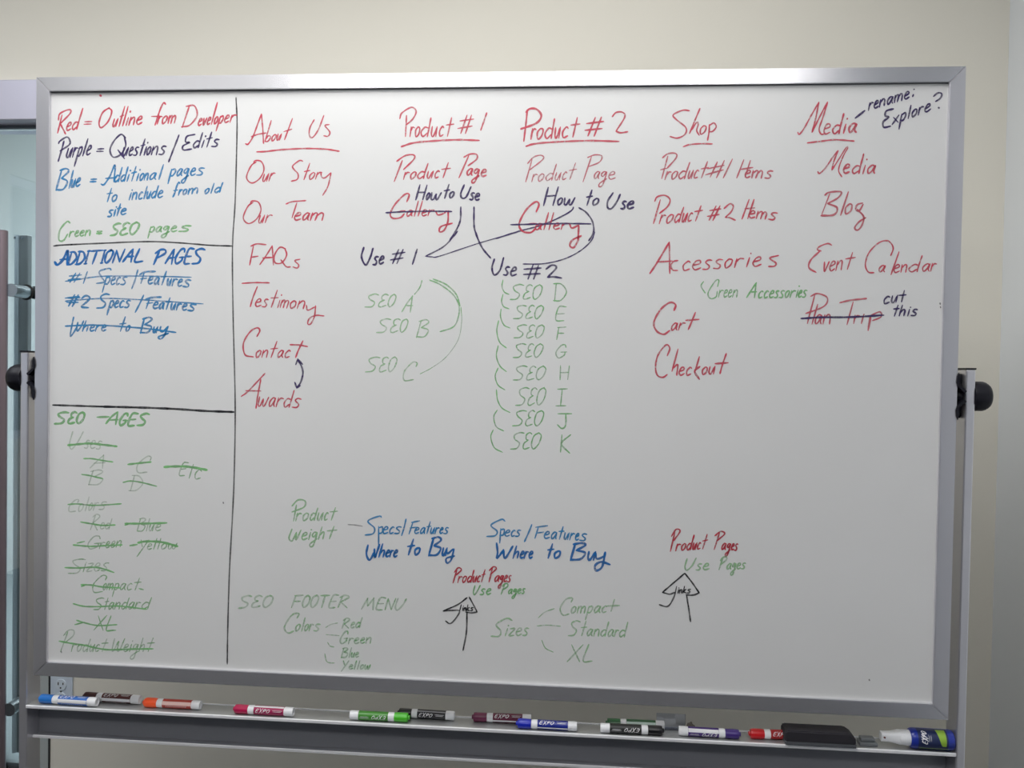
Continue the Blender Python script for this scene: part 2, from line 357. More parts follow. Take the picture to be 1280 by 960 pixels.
# ------------------------------------------------------------------ handwriting engine: every stroke is a thin ribbon of dried ink on the enamel
GL = {}
def G_(txt):
    for ln in txt.strip().split('\n'):
        k, rest = ln.split(' ', 1)
        GL[k] = [[tuple(float(c) for c in p.split(',')) for p in st.split()] for st in rest.split(';')]
G_("""a .92,.85 .55,1 .12,.55 .25,.02 .6,.25 .88,.9;.9,.95 .82,.3 1,.02
b .2,2 .1,.1;.1,.45 .5,.95 .92,.6 .65,.02 .1,.08
c .9,.85 .6,1 .15,.55 .35,.02 .95,.15
d .8,.85 .4,.95 .05,.45 .3,0 .75,.35;.95,2 .85,.8 .8,0
e .12,.5 .8,.7 .7,1 .35,.95 .1,.4 .4,.02 .98,.2
f .95,1.8 .7,2 .5,1.5 .35,.4 .2,-.2;.1,.95 .85,1.0
g .85,.9 .4,1 .1,.6 .4,.35 .8,.95;.85,.95 .75,0 .55,-.9 .15,-1 .1,-.6 1,.05
h .25,2 .05,0;.1,.5 .55,1 .8,.8 .75,0
i .6,1 .4,0;.7,1.45 .72,1.55
k .3,2 .1,0;.85,1 .2,.5 .95,0
l .65,2 .4,0
m .05,1 .05,0;.05,.6 .3,1 .45,.85 .42,0;.45,.6 .7,1 .88,.8 .9,0
n .1,1 .08,0;.1,.55 .5,1 .8,.85 .85,0
o .5,1 .1,.6 .3,0 .8,.3 .85,.85 .5,1
p .2,1 .05,-1;.2,.85 .7,1 .9,.6 .55,.05 .1,.15
r .15,1 .1,0;.12,.55 .5,.95 .95,.9
s .9,.95 .5,1 .25,.75 .75,.35 .6,.02 .05,.05
t .65,2 .4,0;.05,1.15 1,1.25
u .1,1 .1,.25 .4,0 .8,.9;.85,1 .8,0
v .1,1 .4,0 .9,1
w .05,1 .1,.1 .35,.05 .5,.8;.5,.8 .55,.1 .75,.05 .98,1
x .1,.95 .9,0;.9,1 .05,0
y .1,1 .15,.35 .45,.2 .85,.95;.9,1 .7,-.6 .35,-1.05 .15,-.7 1.1,-.15
z .1,.95 .9,.95 .1,.05 .95,.05
A 0,.03 .35,.55 .7,1;.7,1 .82,0;.2,.4 .95,.42
B .15,.95 .05,0;0,.92 .55,1 .85,.85 .3,.55;.3,.55 .95,.4 .75,.05 .05,.02
C .9,.75 .95,.97 .6,1 .1,.5 .25,.03 .9,.08
D .2,.97 .1,0;0,.97 .6,.95 1,.5 .6,.05 0,.02
& .95,.9 .6,1 .25,.85 .3,.6 .6,.54;.6,.54 .15,.38 .08,.1 .35,0 .95,.12
E .95,1 .3,.98 .1,.05 .8,0;.2,.5 .8,.52
F .25,.97 .05,0;.1,.97 1,1;.2,.5 .8,.53
G .9,.8 .8,1 .4,.95 .05,.4 .3,.02 .8,.2 .85,.45;.5,.45 1,.45
H .1,1 .05,0;.95,1 .85,0;.1,.5 .9,.52
I .5,.97 .4,.03;.15,.97 .95,1;0,0 .85,.03
J .1,1 1,1;.6,1 .65,.2 .4,0 .05,.25
K .2,1 .1,0;.95,1 .15,.5 .9,-.05
L .3,1 .1,.03 .98,0
M 0,0 .3,.95;.3,.95 .42,.3;.42,.3 .8,1;.8,1 .9,0
N .02,0 .12,.95;.12,.95 .75,.05;.75,.05 .98,1
O .6,1 .15,.8 .05,.3 .35,0 .8,.3 .9,.8 .55,1
P 0,.72 .35,.97 .8,.97 .9,.75 .25,.42;.3,.9 .05,-.02
Q .6,1 .15,.8 .05,.3 .35,.05 .8,.3 .9,.8 .55,1;.45,.3 1,-.15
R 0,.8 .4,1 .85,.85 .2,.45;.25,.9 .05,0;.2,.45 .9,-.02
S .98,.95 .6,1 .15,.85 .3,.6 .75,.35 .6,.05 .02,0
T 0,.97 1,1;.5,.95 .4,0
U .1,1 .02,.3 .3,0 .7,.4 .95,1
V .1,1 .4,0 .95,1
W .1,1 .05,.15 .25,.05 .5,.8;.5,.8 .55,.1 .75,.1 .98,1
X .1,1 .9,0;.95,1 0,0
Y .05,1 .4,.5;.95,1 .05,-.25
Z .1,1 .9,1 .1,.02 1,0
3 .9,.97 .35,.95 .25,.7 .6,.6;.6,.6 .1,.45 .05,.1 .4,0 .95,.08
1 .65,1 .35,0
2 .05,.75 .45,1 .9,.85 .6,.4 .2,.02 .98,.0
# .05,.68 1,.8;0,.28 .95,.4;.5,1 .2,0;.85,1 .55,0
= .05,.95 .95,1.05;0,.4 .95,.45
/ .9,1.05 .1,-.15
: .5,1.3 .55,1.15;.6,.35 .5,.1
? .0,.8 .4,1 .85,.9 .6,.55 .35,.4;.35,.05 .37,0""")

def smooth(pts, step):
    """Catmull-Rom through pts, resampled roughly every step"""
    if len(pts) < 3:
        P = pts
        n = max(2, int(math.dist(P[0], P[-1])/step/3)+1)
        return [tuple(P[0][k]+(P[-1][k]-P[0][k])*i/n for k in (0, 1)) for i in range(n+1)]
    P = [tuple(2*pts[0][k]-pts[1][k] for k in (0, 1))]+list(pts)+[tuple(2*pts[-1][k]-pts[-2][k] for k in (0, 1))]
    out = []
    for i in range(1, len(P)-2):
        a, b, c, d = P[i-1], P[i], P[i+1], P[i+2]
        n = max(2, min(14, int(math.dist(b, c)/step)+1))
        for j in range(n):
            t = j/n
            out.append(tuple(.5*(2*b[k]+(c[k]-a[k])*t+(2*a[k]-5*b[k]+4*c[k]-d[k])*t*t+(3*b[k]-a[k]-3*c[k]+d[k])*t**3) for k in (0, 1)))
    out.append(P[-2]); return out
def ribbon(pts, w, taper=.35):
    """outline of a stroke: list of left/right pairs with rounded ends"""
    n = len(pts); L, Rr, fd = [], [], []
    ph = random.uniform(0, 6.28); base = random.uniform(.85, 1.05)
    for i, p in enumerate(pts):
        a = pts[max(0, i-1)]; b = pts[min(n-1, i+1)]
        dx, dy = b[0]-a[0], b[1]-a[1]; l = math.hypot(dx, dy) or 1e-9
        nx, ny = -dy/l, dx/l
        ww = w*.5*(1+.13*math.sin(ph+i*.8))
        if i in (0, n-1): ww *= .55
        L.append((p[0]+nx*ww, p[1]+ny*ww)); Rr.append((p[0]-nx*ww, p[1]-ny*ww))
        e = min(i, n-1-i)/max(1, n-1)
        fd.append(base*(1.08-.25*min(1, e*4)+.08*math.sin(ph*2+i*.5)))
    # short rounded caps
    def ext(i, j):
        dx, dy = pts[i][0]-pts[j][0], pts[i][1]-pts[j][1]; l = math.hypot(dx, dy) or 1e-9
        return dx/l*w*.28, dy/l*w*.28
    ex = ext(0, 1); L[0] = (L[0][0]+ex[0], L[0][1]+ex[1]); Rr[0] = (Rr[0][0]+ex[0], Rr[0][1]+ex[1])
    ex = ext(-1, -2); L[-1] = (L[-1][0]+ex[0], L[-1][1]+ex[1]); Rr[-1] = (Rr[-1][0]+ex[0], Rr[-1][1]+ex[1])
    return L, Rr, fd
CROP = dict(A=(0, 80, 4), B=(40, 300, 4.571), C=(40, 500, 4.571), D=(40, 650, 4.571), E=(290, 120, 5.333), F=(290, 290, 4.175),
            G=(480, 120, 5.333), H=(620, 120, 5.333), I=(440, 290, 4), J=(600, 400, 5.333), K=(800, 120, 5.333), L=(980, 90, 5.645),
            M=(800, 290, 5.054), N=(980, 220, 4.8), O=(290, 600, 4), P=(540, 600, 3.0476), X=(0, 0, 1))
INK = dict(red=(.56, .036, .075), rose=(.53, .085, .12), crimson=(.46, .012, .035), purple=(.040, .022, .11), blue=(.008, .205, .47), navy=(.004, .13, .41),
           green=(.17, .46, .16), pale=(.27, .52, .25), black=(.008, .008, .012))
ALPHA = dict(red=.84, rose=.76, crimson=.92, purple=.97, blue=.82, navy=.97, green=.78, pale=.56, black=.98)
LAYER = [0]
class Hand:
    """one written phrase: collects strokes given in picture sized units on the board plane"""
    def __init__(s, crop, inkname, w=2.2, slant=.28, label=None, alpha=None):
        s.o = CROP[crop]; s.ink = inkname; s.w = w; s.sl = slant; s.label = label; s.st = []; s.alpha = alpha or ALPHA[inkname]
    def P(s, x, y): return (s.o[0]+x/s.o[2], s.o[1]+y/s.o[2])
    def stroke(s, *pts, w=None, straight=False):
        q = [s.P(*p) for p in pts]
        s.st.append((q if straight else smooth(q, 1.6), (w or s.w))); return s
    def line(s, *pts, w=None):
        for a, b in zip(pts, pts[1:]): s.stroke(a, b, w=w)
        return s
    def word(s, txt, bx, y, cap, xh, w=None, sl=None, flip=False):
        """bx: letter boundaries in crop units, y: baseline at the first and last boundary"""
        y0, y1 = y if isinstance(y, (tuple, list)) else (y, y); sl = s.sl if sl is None else sl
        if len(bx) == 2: bx = [bx[0]+(bx[1]-bx[0])*i/len(txt) for i in range(len(txt)+1)]
        for i, ch in enumerate(txt):
            if ch == ' ': continue
            a, b = bx[i], bx[i+1]; wd = (b-a)*(.90 if ch.isupper() or ch == '&' else .86); a += (b-a)*.05
            for st in GL[ch]:
                q = []
                for gx, gy in st:
                    gx += random.uniform(-.03, .03); gy += random.uniform(-.02, .02)
                    up = ch.isupper() or ch in '12#/?&'
                    h = gy*cap if up else (gy*xh if gy <= 1 else xh+(gy-1)*(cap-xh))
                    X = a+gx*wd
                    base = y0+(y1-y0)*(X-bx[0])/(bx[-1]-bx[0])
                    X += sl*(h-(cap*.5 if up else xh*.5))
                    q.append(s.P(X, base-h))
                s.st.append((smooth(q, 1.6), w or s.w))
        return s
    def build(s, name='handwriting'):
        vs, fs, fade = [], [], []
        for q, w in s.st:
            w *= .95 if s.ink in ('black', 'purple', 'navy') else .84
            LAYER[0] += 1; y = -.00006-.0000004*LAYER[0]
            L, Rr, fd = ribbon(q, w); k0 = len(vs)
            for a, b, f in zip(L, Rr, fd):
                for c in (a, b):
                    p = ray(c[0], c[1], y); vs.append((p.x, p.y, p.z+Z0)); fade.append(f)
            for i in range(len(L)-1):
                fs.append((k0+2*i, k0+2*i+2, k0+2*i+3, k0+2*i+1))
        me = bpy.data.meshes.new(name); me.from_pydata(vs, [], fs); me.update()
        at = me.attributes.new('fade', 'FLOAT', 'POINT'); at.data.foreach_set('value', fade)
        me.materials.append(ink(s.ink+'_marker_ink', INK[s.ink], s.alpha))
        o = bpy.data.objects.new(name, me); COL.objects.link(o); o.parent = surf
        if s.label: o['label'] = s.label
        return o


# ruled black lines
h = Hand('X', 'black', 1.9, label='black hand-drawn upright dividing line', alpha=.85)
h.stroke((295, 122), (296.3, 160), (294, 250), (290.6, 310), (291.5, 400), (294, 510), (292, 615), (287, 710), (284.6, 790), (284, 830)).build('divider_line')
h = Hand('X', 'black', 2.0, label='black hand-drawn line under the colour key')
h.stroke((67, 307.5), (80, 306.2), (130, 304), (185, 302), (225, 303.6), (262, 306.6), (290, 307.5)).build('divider_line')
h = Hand('X', 'black', 2.6, label='thick black hand-drawn line above the green page list')
h.stroke((66, 506.3), (100, 507.4), (130, 508.3)).stroke((128, 508.3), (170, 509.3), (215, 511), (255, 513.6), (292, 515), w=3.0).build('divider_line')
# colour key
Hand('A', 'red', 2.5, .25, 'red handwritten note "Red = Outline from Developer"').stroke((292, 280), (300, 248), (345, 228), (352, 245), (300, 300)).stroke((310, 255), (288, 345)).stroke((302, 300), (315, 325), (328, 350)) \
    .word('ed', [330, 360, 398], (335, 325), 105, 40).word('=', [418, 462], 310, 30, 22).word('Outline', [492, 563, 592, 612, 628, 645, 680, 716], (322, 300), 98, 40) \
    .stroke((828, 202), (818, 194), (800, 230), (775, 306)).stroke((758, 262), (808, 262)).word('rom', [788, 810, 840, 884], (300, 296), 60, 40) \
    .word('Developer', [915, 990, 1012, 1035, 1055, 1070, 1092, 1120, 1150, 1184], (318, 288), 108, 36).stroke((500, 156), (506, 160), w=3.2).build()
Hand('A', 'purple', 2.3, .25, 'purple handwritten note "Purple = Questions/Edits"').stroke((293, 398), (300, 385), (335, 365), (350, 385), (345, 405), (300, 435)).stroke((320, 385), (305, 440), (291, 487)) \
    .word('urple', [332, 365, 388, 412, 432, 458], (470, 455), 85, 48).word('=', [483, 522], 446, 30, 22).stroke((628, 370), (605, 352), (570, 385), (550, 430), (565, 465), (600, 455), (628, 410), (622, 365)).stroke((590, 430), (622, 473)) \
    .word('uestions', [612, 645, 668, 695, 720, 733, 757, 795, 833], (460, 452), 82, 42).stroke((895, 355), (870, 420), (843, 490)) \
    .stroke((975, 352), (935, 362), (928, 390), (948, 392), (915, 410), (918, 430), (958, 425)).word('dits', [965, 1005, 1025, 1058, 1100], (420, 412), 75, 36).build()
Hand('A', 'blue', 2.6, .22, 'blue handwritten note "Blue = Additional pages to include from old site"').word('B', [288, 345], 630, 108, 44, 2.9).word('lue', [345, 356, 379, 405], (622, 610), 88, 42, 2.7).word('=', [450, 485], 598, 30, 22, 3) \
    .stroke((505, 600), (520, 603), (550, 560), (575, 505), (570, 590)).stroke((528, 572), (582, 568)).word('dditional', [572, 603, 632, 650, 680, 698, 722, 745, 785, 818], (590, 575), 72, 34) \
    .word('pages', [848, 882, 915, 950, 982, 1026], (562, 555), 70, 36).word('to', [528, 558, 588], 688, 66, 34).word('include', [643, 660, 690, 718, 732, 757, 787, 818], (680, 668), 62, 36) \
    .word('from', [862, 893, 913, 938, 998], (660, 646), 68, 28).word('old', [1022, 1050, 1070, 1112], (650, 640), 48, 26).word('site', [538, 568, 580, 602, 636], (765, 752), 58, 32, 2.8).build()
Hand('A', 'green', 2.6, .22, 'green handwritten note "Green = SEO pages"', .68).stroke((350, 795), (335, 788), (300, 830), (295, 880), (318, 882), (338, 850)).word('reen', [345, 372, 398, 425, 458], (865, 858), 60, 28).word('=', [482, 512], 855, 26, 18, 3.4) \
    .word('S&O', [555, 602, 648, 698], (858, 850), 60, 30, 3.2).word('pages', [745, 778, 812, 852, 890, 965], (842, 836), 50, 28).build()
# additional pages box
Hand('B', 'navy', 2.9, .25, 'bold blue handwritten heading "ADDITIONAL PAGES"').stroke((130, 125), (145, 142), (175, 115), (205, 62), (200, 142), w=3.4).stroke((160, 112), (208, 108)) \
    .word('DDITIONAL', [208, 255, 305, 325, 400, 415, 465, 525, 588, 645], (142, 122), 74, 40).word('PAGES', [698, 768, 818, 872, 920, 985], (138, 134), 84, 40).build()
b = Hand('B', 'blue', 2.4, .22, 'blue handwritten "#1 Specs/Features", struck through', .74)
b.word('#', [205, 285], 242, 52, 30).word('1', [290, 320], 248, 68, 30).stroke((452, 172), (440, 162), (385, 180), (400, 215), (412, 240), (368, 248)).word('pecs', [413, 450, 480, 507, 545], (255, 255), 70, 44).stroke((605, 170), (590, 225), (570, 278)) \
    .stroke((615, 198), (650, 182), (705, 180), w=3).stroke((640, 190), (622, 248)).stroke((620, 222), (655, 218)).word('eatures', [660, 697, 730, 770, 800, 832, 862, 912], (250, 270), 78, 40, 2.8).stroke((190, 236), (250, 228), (350, 212), (450, 206), (700, 207), (910, 213), w=2).build()
b = Hand('B', 'blue', 2.6, .22, 'blue handwritten "#2 Specs/Features", struck through', .80)
b.word('#2', [198, 275, 337], (375, 388), 66, 30, 3.1).word('Specs', [375, 440, 470, 498, 528, 566], (388, 386), 78, 40, 2.8).stroke((638, 315), (615, 365), (590, 413)).stroke((650, 338), (690, 328), (738, 326), w=3).stroke((672, 335), (652, 392)).stroke((655, 362), (690, 358)) \
    .word('eatures', [690, 725, 757, 792, 825, 857, 890, 942], (392, 406), 66, 38, 2.8).stroke((190, 350), (230, 345), (400, 334), (560, 338), (760, 350), (978, 365), w=2).stroke((190, 332), (270, 322)).build()
b = Hand('B', 'blue', 2.5, .22, 'blue handwritten "Where to Buy", struck through', .82)
b.stroke((238, 440), (222, 520), (222, 550), (255, 500), (262, 470)).stroke((258, 480), (258, 520), (280, 495), (295, 462)).word('here', [288, 328, 362, 395, 428], (522, 520), 60, 34).word('to', [492, 535, 563], 522, 84, 34) \
    .word('Buy', [622, 690, 722, 785], (532, 528), 88, 34, 2.8).stroke((190, 492), (330, 486), (450, 490), (650, 506), (822, 528)).build()
# SEO pages box
Hand('C', 'green', 3.0, .25, 'green handwritten heading "SEO PAGES", its P half rubbed out').word('S&O', [130, 208, 255, 303], 135, 66, 40, 3.4).stroke((372, 98), (440, 96)).stroke((422, 135), (455, 95), (490, 68)).stroke((490, 70), (478, 140)).stroke((440, 115), (492, 112)) \
    .word('GES', [498, 548, 605, 668], 146, 68, 40, 3.4).build()
def struck(crop, lab, words, strikes, w=1.9, a=.42, sw=3.0):
    h = Hand(crop, 'pale', w, .22, 'green handwritten %s, struck through' % lab, a)
    for t in words: h.word(*t)
    h.build()
    k = Hand(crop, 'green', sw, .2, 'green line crossing out %s' % lab, .85)
    for st in strikes: k.stroke(*st)
    k.build('strike_line')
struck('C', '"Uses"', [('U', [212, 290], 280, 100, 40), ('ses', [300, 330, 368, 402], (275, 282), 60, 46)], [((205, 258), (270, 252), (330, 248), (410, 256), (485, 265))], sw=3.2)
struck('C', '"A" under Uses', [('A', [335, 430], 390, 75, 40)], [((295, 335), (340, 335), (400, 345), (462, 354))], sw=2.2)
struck('C', '"C" under Uses', [('C', [592, 680], 418, 95, 40)], [((548, 368), (600, 362), (680, 354))], sw=2.8)
struck('C', '"Etc"', [('E', [842, 890], 430, 70, 40), ('tc', [890, 925, 972], (445, 455), 80, 55)], [((755, 383), (800, 380), (880, 380), (950, 390), (1000, 400))], a=.6, sw=3.6)
struck('C', '"B" under Uses', [('B', [322, 415], 485, 85, 40)], [((283, 425), (330, 432), (405, 450))], sw=2.2)
struck('C', '"D" under Uses', [('D', [560, 637], 520, 90, 40)], [((520, 471), (560, 463), (620, 470), (712, 493))], sw=2.2)
struck('C', '"Colors"', [('C', [205, 265], 640, 70, 40), ('olors', [262, 300, 322, 350, 382, 430], (638, 624), 80, 44)], [((205, 597), (260, 594), (360, 602), (510, 593))], a=.36, sw=2.2)
struck('C', '"Red" in the crossed-out list', [('R', [340, 390], 740, 88, 40), ('ed', [388, 418, 452], 738, 60, 36)], [((278, 697), (320, 704), (400, 716), (475, 714))], sw=2.4)
struck('C', '"Blue" in the crossed-out list', [('B', [605, 652], 750, 76, 40), ('lue', [650, 668, 702, 742], 748, 70, 38)], [((532, 706), (640, 706), (770, 702)), ((532, 715), (560, 704))], a=.55, sw=3.0)
struck('C', '"Green" in the crossed-out list', [('G', [315, 395], 852, 74, 40), ('reen', [385, 418, 448, 480, 516], (850, 838), 60, 36)], [((235, 828), (330, 836), (420, 832), (515, 828)), ((258, 818), (300, 808))], a=.55, sw=2.4)
struck('C', '"Yellow" in the crossed-out list', [('Y', [608, 665], 875, 75, 40), ('ellow', [655, 690, 712, 735, 775, 832], (855, 850), 62, 32)], [((605, 816), (650, 808), (740, 812), (832, 836)), ((560, 832), (600, 826))], a=.6, sw=3.4)
struck('D', '"Sizes"', [('S', [212, 305], 305, 82, 40), ('izes', [288, 312, 352, 395, 442], (296, 290), 60, 46)], [((188, 272), (260, 274), (350, 270), (410, 280), (468, 300))], a=.5, sw=2.5)
struck('D', '"Compact" in the crossed-out list', [('C', [340, 425], 415, 95, 40), ('ompact', [405, 428, 468, 500, 540, 575, 622], 400, 68, 38)], [((280, 370), (340, 372), (400, 382), (505, 388)), ((282, 380), (310, 368)), ((612, 392), (636, 398))], a=.6, sw=2.4)
struck('D', '"Standard" in the crossed-out list', [('Standard', [355, 410, 435, 472, 510, 550, 588, 622, 682], (512, 508), 66, 40)], [((235, 478), (290, 492), (360, 495), (500, 492), (655, 510))], a=.65, sw=2.2)
struck('D', '"XL" in the crossed-out list', [('XL', [360, 425, 482], 630, 84, 40)], [((255, 573), (310, 590), (380, 603), (485, 598)), ((245, 598), (300, 584)), ((425, 632), (478, 630))], a=.7, sw=2.2)
struck('D', '"Product Weight" in the crossed-out list', [('P', [172, 240], 750, 122, 40), ('roduct', [225, 256, 288, 328, 360, 388, 432], 752, 72, 42), ('W', [455, 525], 752, 74, 40), ('eight', [520, 555, 572, 612, 650, 698], 752, 78, 42)],
       [((155, 692), (220, 704), (300, 716), (420, 740), (560, 738), (692, 736))], a=.52, sw=2.5)
# about us column
Hand('E', 'red', 2.2, .28, 'red underlined heading "About Us"').stroke((90, 318), (108, 320), (140, 270), (170, 190), (196, 120)).stroke((196, 120), (205, 220), (210, 316)).stroke((128, 272), (170, 256), (228, 246)).word('bout', [218, 262, 297, 332, 392], (306, 286), 140, 42) \
    .stroke((548, 158), (520, 210), (515, 258), (535, 278), (575, 225), (612, 130)).stroke((648, 190), (620, 198), (652, 240), (640, 268), (612, 265)).stroke((165, 372), (220, 370), (330, 358), (480, 350), (620, 354), (715, 368), w=2.5).build()
def ooo(h, x0, x1, y0, y1):
    a, b = x1-x0, y1-y0
    return h.stroke((x0+.55*a, y0+.06*b), (x0+.25*a, y0+.25*b), (x0, y0+.75*b), (x0+.3*a, y0+b), (x0+.75*a, y0+.8*b), (x0+a, y0+.4*b), (x0+.85*a, y0+.05*b), (x0+.5*a, y0), (x0+.4*a, y0+.12*b))
ooo(Hand('E', 'red', 2.1, .28, 'red handwritten "Our Story"'), 97, 213, 430, 580).word('ur', [203, 248, 288], (572, 562), 60, 52).stroke((472, 435), (450, 430), (405, 465), (412, 488), (440, 520), (435, 555), (395, 568)) \
    .word('tor', [468, 512, 558, 600], (560, 552), 110, 46).stroke((592, 510), (598, 540), (620, 545), (658, 512)).stroke((660, 512), (640, 600), (605, 662)).build()
ooo(Hand('E', 'red', 2.1, .28, 'red handwritten "Our Team"'), 75, 193, 700, 850).word('ur', [175, 222, 270], (848, 842), 60, 52).stroke((360, 720), (400, 705), (492, 697)).stroke((432, 712), (400, 812)).word('eam', [412, 468, 520, 622], (828, 830), 60, 50, 2.5).build()
Hand('F', 'red', 2.2, .22, 'red handwritten "FAQs"').stroke((98, 74), (130, 62), (178, 66)).stroke((112, 72), (92, 172)).stroke((98, 132), (136, 126)).stroke((145, 170), (180, 120), (210, 72)).stroke((210, 72), (216, 172)).stroke((160, 135), (215, 132)) \
    .stroke((280, 88), (250, 80), (222, 120), (225, 160), (260, 160), (285, 120), (275, 85)).stroke((255, 145), (282, 180), (305, 182)).stroke((355, 142), (328, 150), (348, 172), (340, 188), (318, 182)).build()
Hand('F', 'red', 2.2, .25, 'red handwritten "Testimony"').stroke((52, 268), (120, 264), (195, 265)).stroke((132, 285), (110, 340), (95, 390)).word('estimon', [118, 158, 192, 238, 252, 300, 340, 388], (388, 402), 90, 40) \
    .stroke((388, 382), (395, 408), (430, 392)).stroke((436, 385), (430, 440), (410, 480), (395, 478), (405, 450), (440, 435), (480, 438)).build()
Hand('F', 'red', 2.4, .25, 'red handwritten "Contact"').stroke((130, 545), (145, 515), (132, 500), (95, 520), (60, 580), (68, 640), (112, 652)).word('ontac', [122, 155, 192, 235, 272, 308], (655, 656), 84, 38, 2.2).stroke((370, 568), (345, 620), (332, 655)).stroke((303, 588), (350, 590), (394, 598)).build()
Hand('F', 'red', 2.2, .25, 'red handwritten "Awards"').stroke((48, 858), (85, 830), (172, 738)).stroke((150, 770), (135, 850), (125, 920)).stroke((72, 828), (150, 830)).word('wards', [132, 192, 230, 268, 315, 365], (908, 918), 90, 48).build()
Hand('F', 'purple', 2.4, .2, 'small purple double-headed curved arrow').stroke((343, 665), (362, 700), (370, 735), (360, 780), (340, 812)).stroke((333, 692), (343, 663)).stroke((343, 663), (368, 690)).stroke((328, 785), (338, 814)).stroke((338, 814), (356, 802)).build('drawn_arrow')
Hand('F', 'purple', 2.6, .2, 'purple handwritten "Use #1"').stroke((688, 80), (676, 130), (698, 172), (722, 130), (736, 85)).word('se', [735, 765, 797], (172, 166), 60, 42).word('#', [828, 903], 165, 74, 40, 2.3).stroke((966, 90), (942, 168)).build()
# product 1 column
h = Hand('G', 'red', 2.4, .12, 'red underlined heading "Product #1"').stroke((105, 152), (120, 112), (185, 75), (214, 105), (190, 155), (148, 192)).stroke((150, 130), (143, 270))
h.word('roduct', [172, 205, 243, 312, 362, 403, 465], (272, 268), 125, 66).word('#', [492, 602], 248, 118, 60).stroke((685, 112), (665, 170), (645, 228)).stroke((115, 338), (200, 312), (350, 298), (500, 292), (635, 296), w=2.9).build()
Hand('G', 'red', 2.4, .22, 'red handwritten "Product Page" under heading 1').stroke((85, 435), (140, 398), (195, 392), (200, 420), (130, 490)).stroke((122, 430), (68, 570)).word('roduct', [130, 172, 220, 285, 335, 372, 440], (556, 542), 100, 48) \
    .stroke((532, 408), (570, 388), (615, 388), (618, 420), (560, 465)).stroke((566, 395), (500, 545)).word('age', [550, 595, 642, 690], (527, 538), 60, 46, 2.7).build()
Hand('G', 'purple', 2.5, .22, 'purple handwritten "How to Use" with short arrows, under heading 1').word('How', [218, 282, 308, 385], (692, 690), 98, 46).word('to', [392, 434, 472], (682, 678), 90, 42).stroke((535, 592), (512, 650), (520, 680), (548, 672), (580, 605)).word('se', [572, 605, 642], (690, 698), 60, 46, 2.7) \
    .stroke((512, 740), (508, 830), (478, 900), (440, 958), w=2.3).stroke((600, 740), (600, 860), (612, 915), (628, 958), w=2.3).build()
Hand('G', 'red', 2.6, .22, 'red handwritten "Gallery" under heading 1, struck through').stroke((152, 705), (168, 658), (140, 655), (75, 720), (42, 785), (60, 815), (110, 810), (135, 785)).stroke((92, 772), (140, 765)).word('aller', [148, 195, 222, 248, 292, 338], (802, 798), 100, 40, 2.3) \
    .stroke((345, 768), (360, 792), (400, 782), (415, 765)).stroke((428, 765), (425, 840), (400, 895), (370, 905), (380, 870), (455, 848)).build()
Hand('G', 'purple', 2.1, .2, 'purple line crossing out the left "Gallery"').stroke((12, 778), (120, 772), (300, 768), (452, 770)).build('strike_line')
Hand('I', 'purple', 1.9, .2, 'long thin purple lines joining "How to Use" to "Use #1" and "Use #2"').stroke((528, -4), (505, 25), (455, 75), (368, 121)).stroke((617, -2), (632, 40), (655, 85), (693, 130), w=2.4) \
    .stroke((368, 121), (400, 124), (440, 120), (640, 54), (830, 0), w=1.4).build('drawn_line')
Hand('H', 'purple', 2.2, .2, 'purple lines sweeping down from the right-hand "How to Use"').stroke((516, 740), (508, 758), (470, 785), (380, 830), (280, 868), (150, 902), (0, 950), w=1.9) \
    .stroke((553, 745), (600, 775), (640, 830), (652, 890), (640, 930), (618, 965)).build('drawn_line')
Hand('I', 'purple', 1.6, .2, 'thin purple curve ending above "Use #2"').stroke((1214, 0), (1195, 45), (1140, 95), (1060, 135), (960, 158), (855, 160)).build('drawn_line')
# product 2 column
Hand('H', 'red', 2.6, .12, 'red underlined heading "Product #2"').stroke((208, 92), (200, 180), (185, 302)).stroke((200, 108), (225, 85), (270, 88), (302, 130), (270, 180), (165, 220), w=3.2).word('roduct', [232, 268, 322, 388, 436, 488, 560], (290, 272), 130, 72) \
    .word('#', [588, 728], 265, 122, 60, 2.8).stroke((775, 138), (800, 110), (842, 108), (858, 140), (800, 235), w=2.4).stroke((800, 235), (830, 245), (878, 238)).stroke((200, 335), (260, 318), (400, 306), (620, 298), (820, 303), w=2.9).build()
Hand('H', 'rose', 2.0, .22, 'faded red handwritten "Product Page" under heading 2', .72).stroke((210, 450), (250, 408), (300, 395), (314, 420), (225, 492)).stroke((240, 425), (198, 572)).word('roduct', [238, 278, 328, 392, 440, 475, 535], (572, 552), 108, 50) \
    .stroke((610, 410), (660, 392), (705, 400), (690, 440), (620, 470)).stroke((636, 405), (580, 572)).word('age', [650, 695, 745, 803], (552, 556), 60, 50).build()
Hand('H', 'purple', 2.5, .22, 'purple handwritten "How to Use" under heading 2').word('How', [322, 408, 448, 528], (728, 724), 120, 46).word('to', [592, 640, 692], (728, 728), 100, 46).stroke((780, 645), (745, 700), (745, 745), (770, 750), (805, 705), (828, 655)).word('se', [832, 872, 926], (752, 752), 60, 50, 2.9).build()
Hand('H', 'red', 2.9, .22, 'red handwritten "Gallery" under heading 2, struck through').stroke((268, 772), (286, 722), (262, 706), (200, 760), (155, 850), (175, 900), (230, 910), (262, 885)).stroke((210, 855), (270, 850)).word('aller', [258, 312, 342, 378, 430, 490], (892, 888), 112, 42, 2.5) \
    .stroke((490, 850), (505, 880), (550, 862)).stroke((552, 862), (548, 930), (545, 965), (518, 1010), (492, 998), (510, 960), (568, 932)).build()
Hand('H', 'purple', 2.1, .2, 'purple line crossing out the right "Gallery"').stroke((97, 858), (250, 854), (450, 850), (632, 852)).build('strike_line')
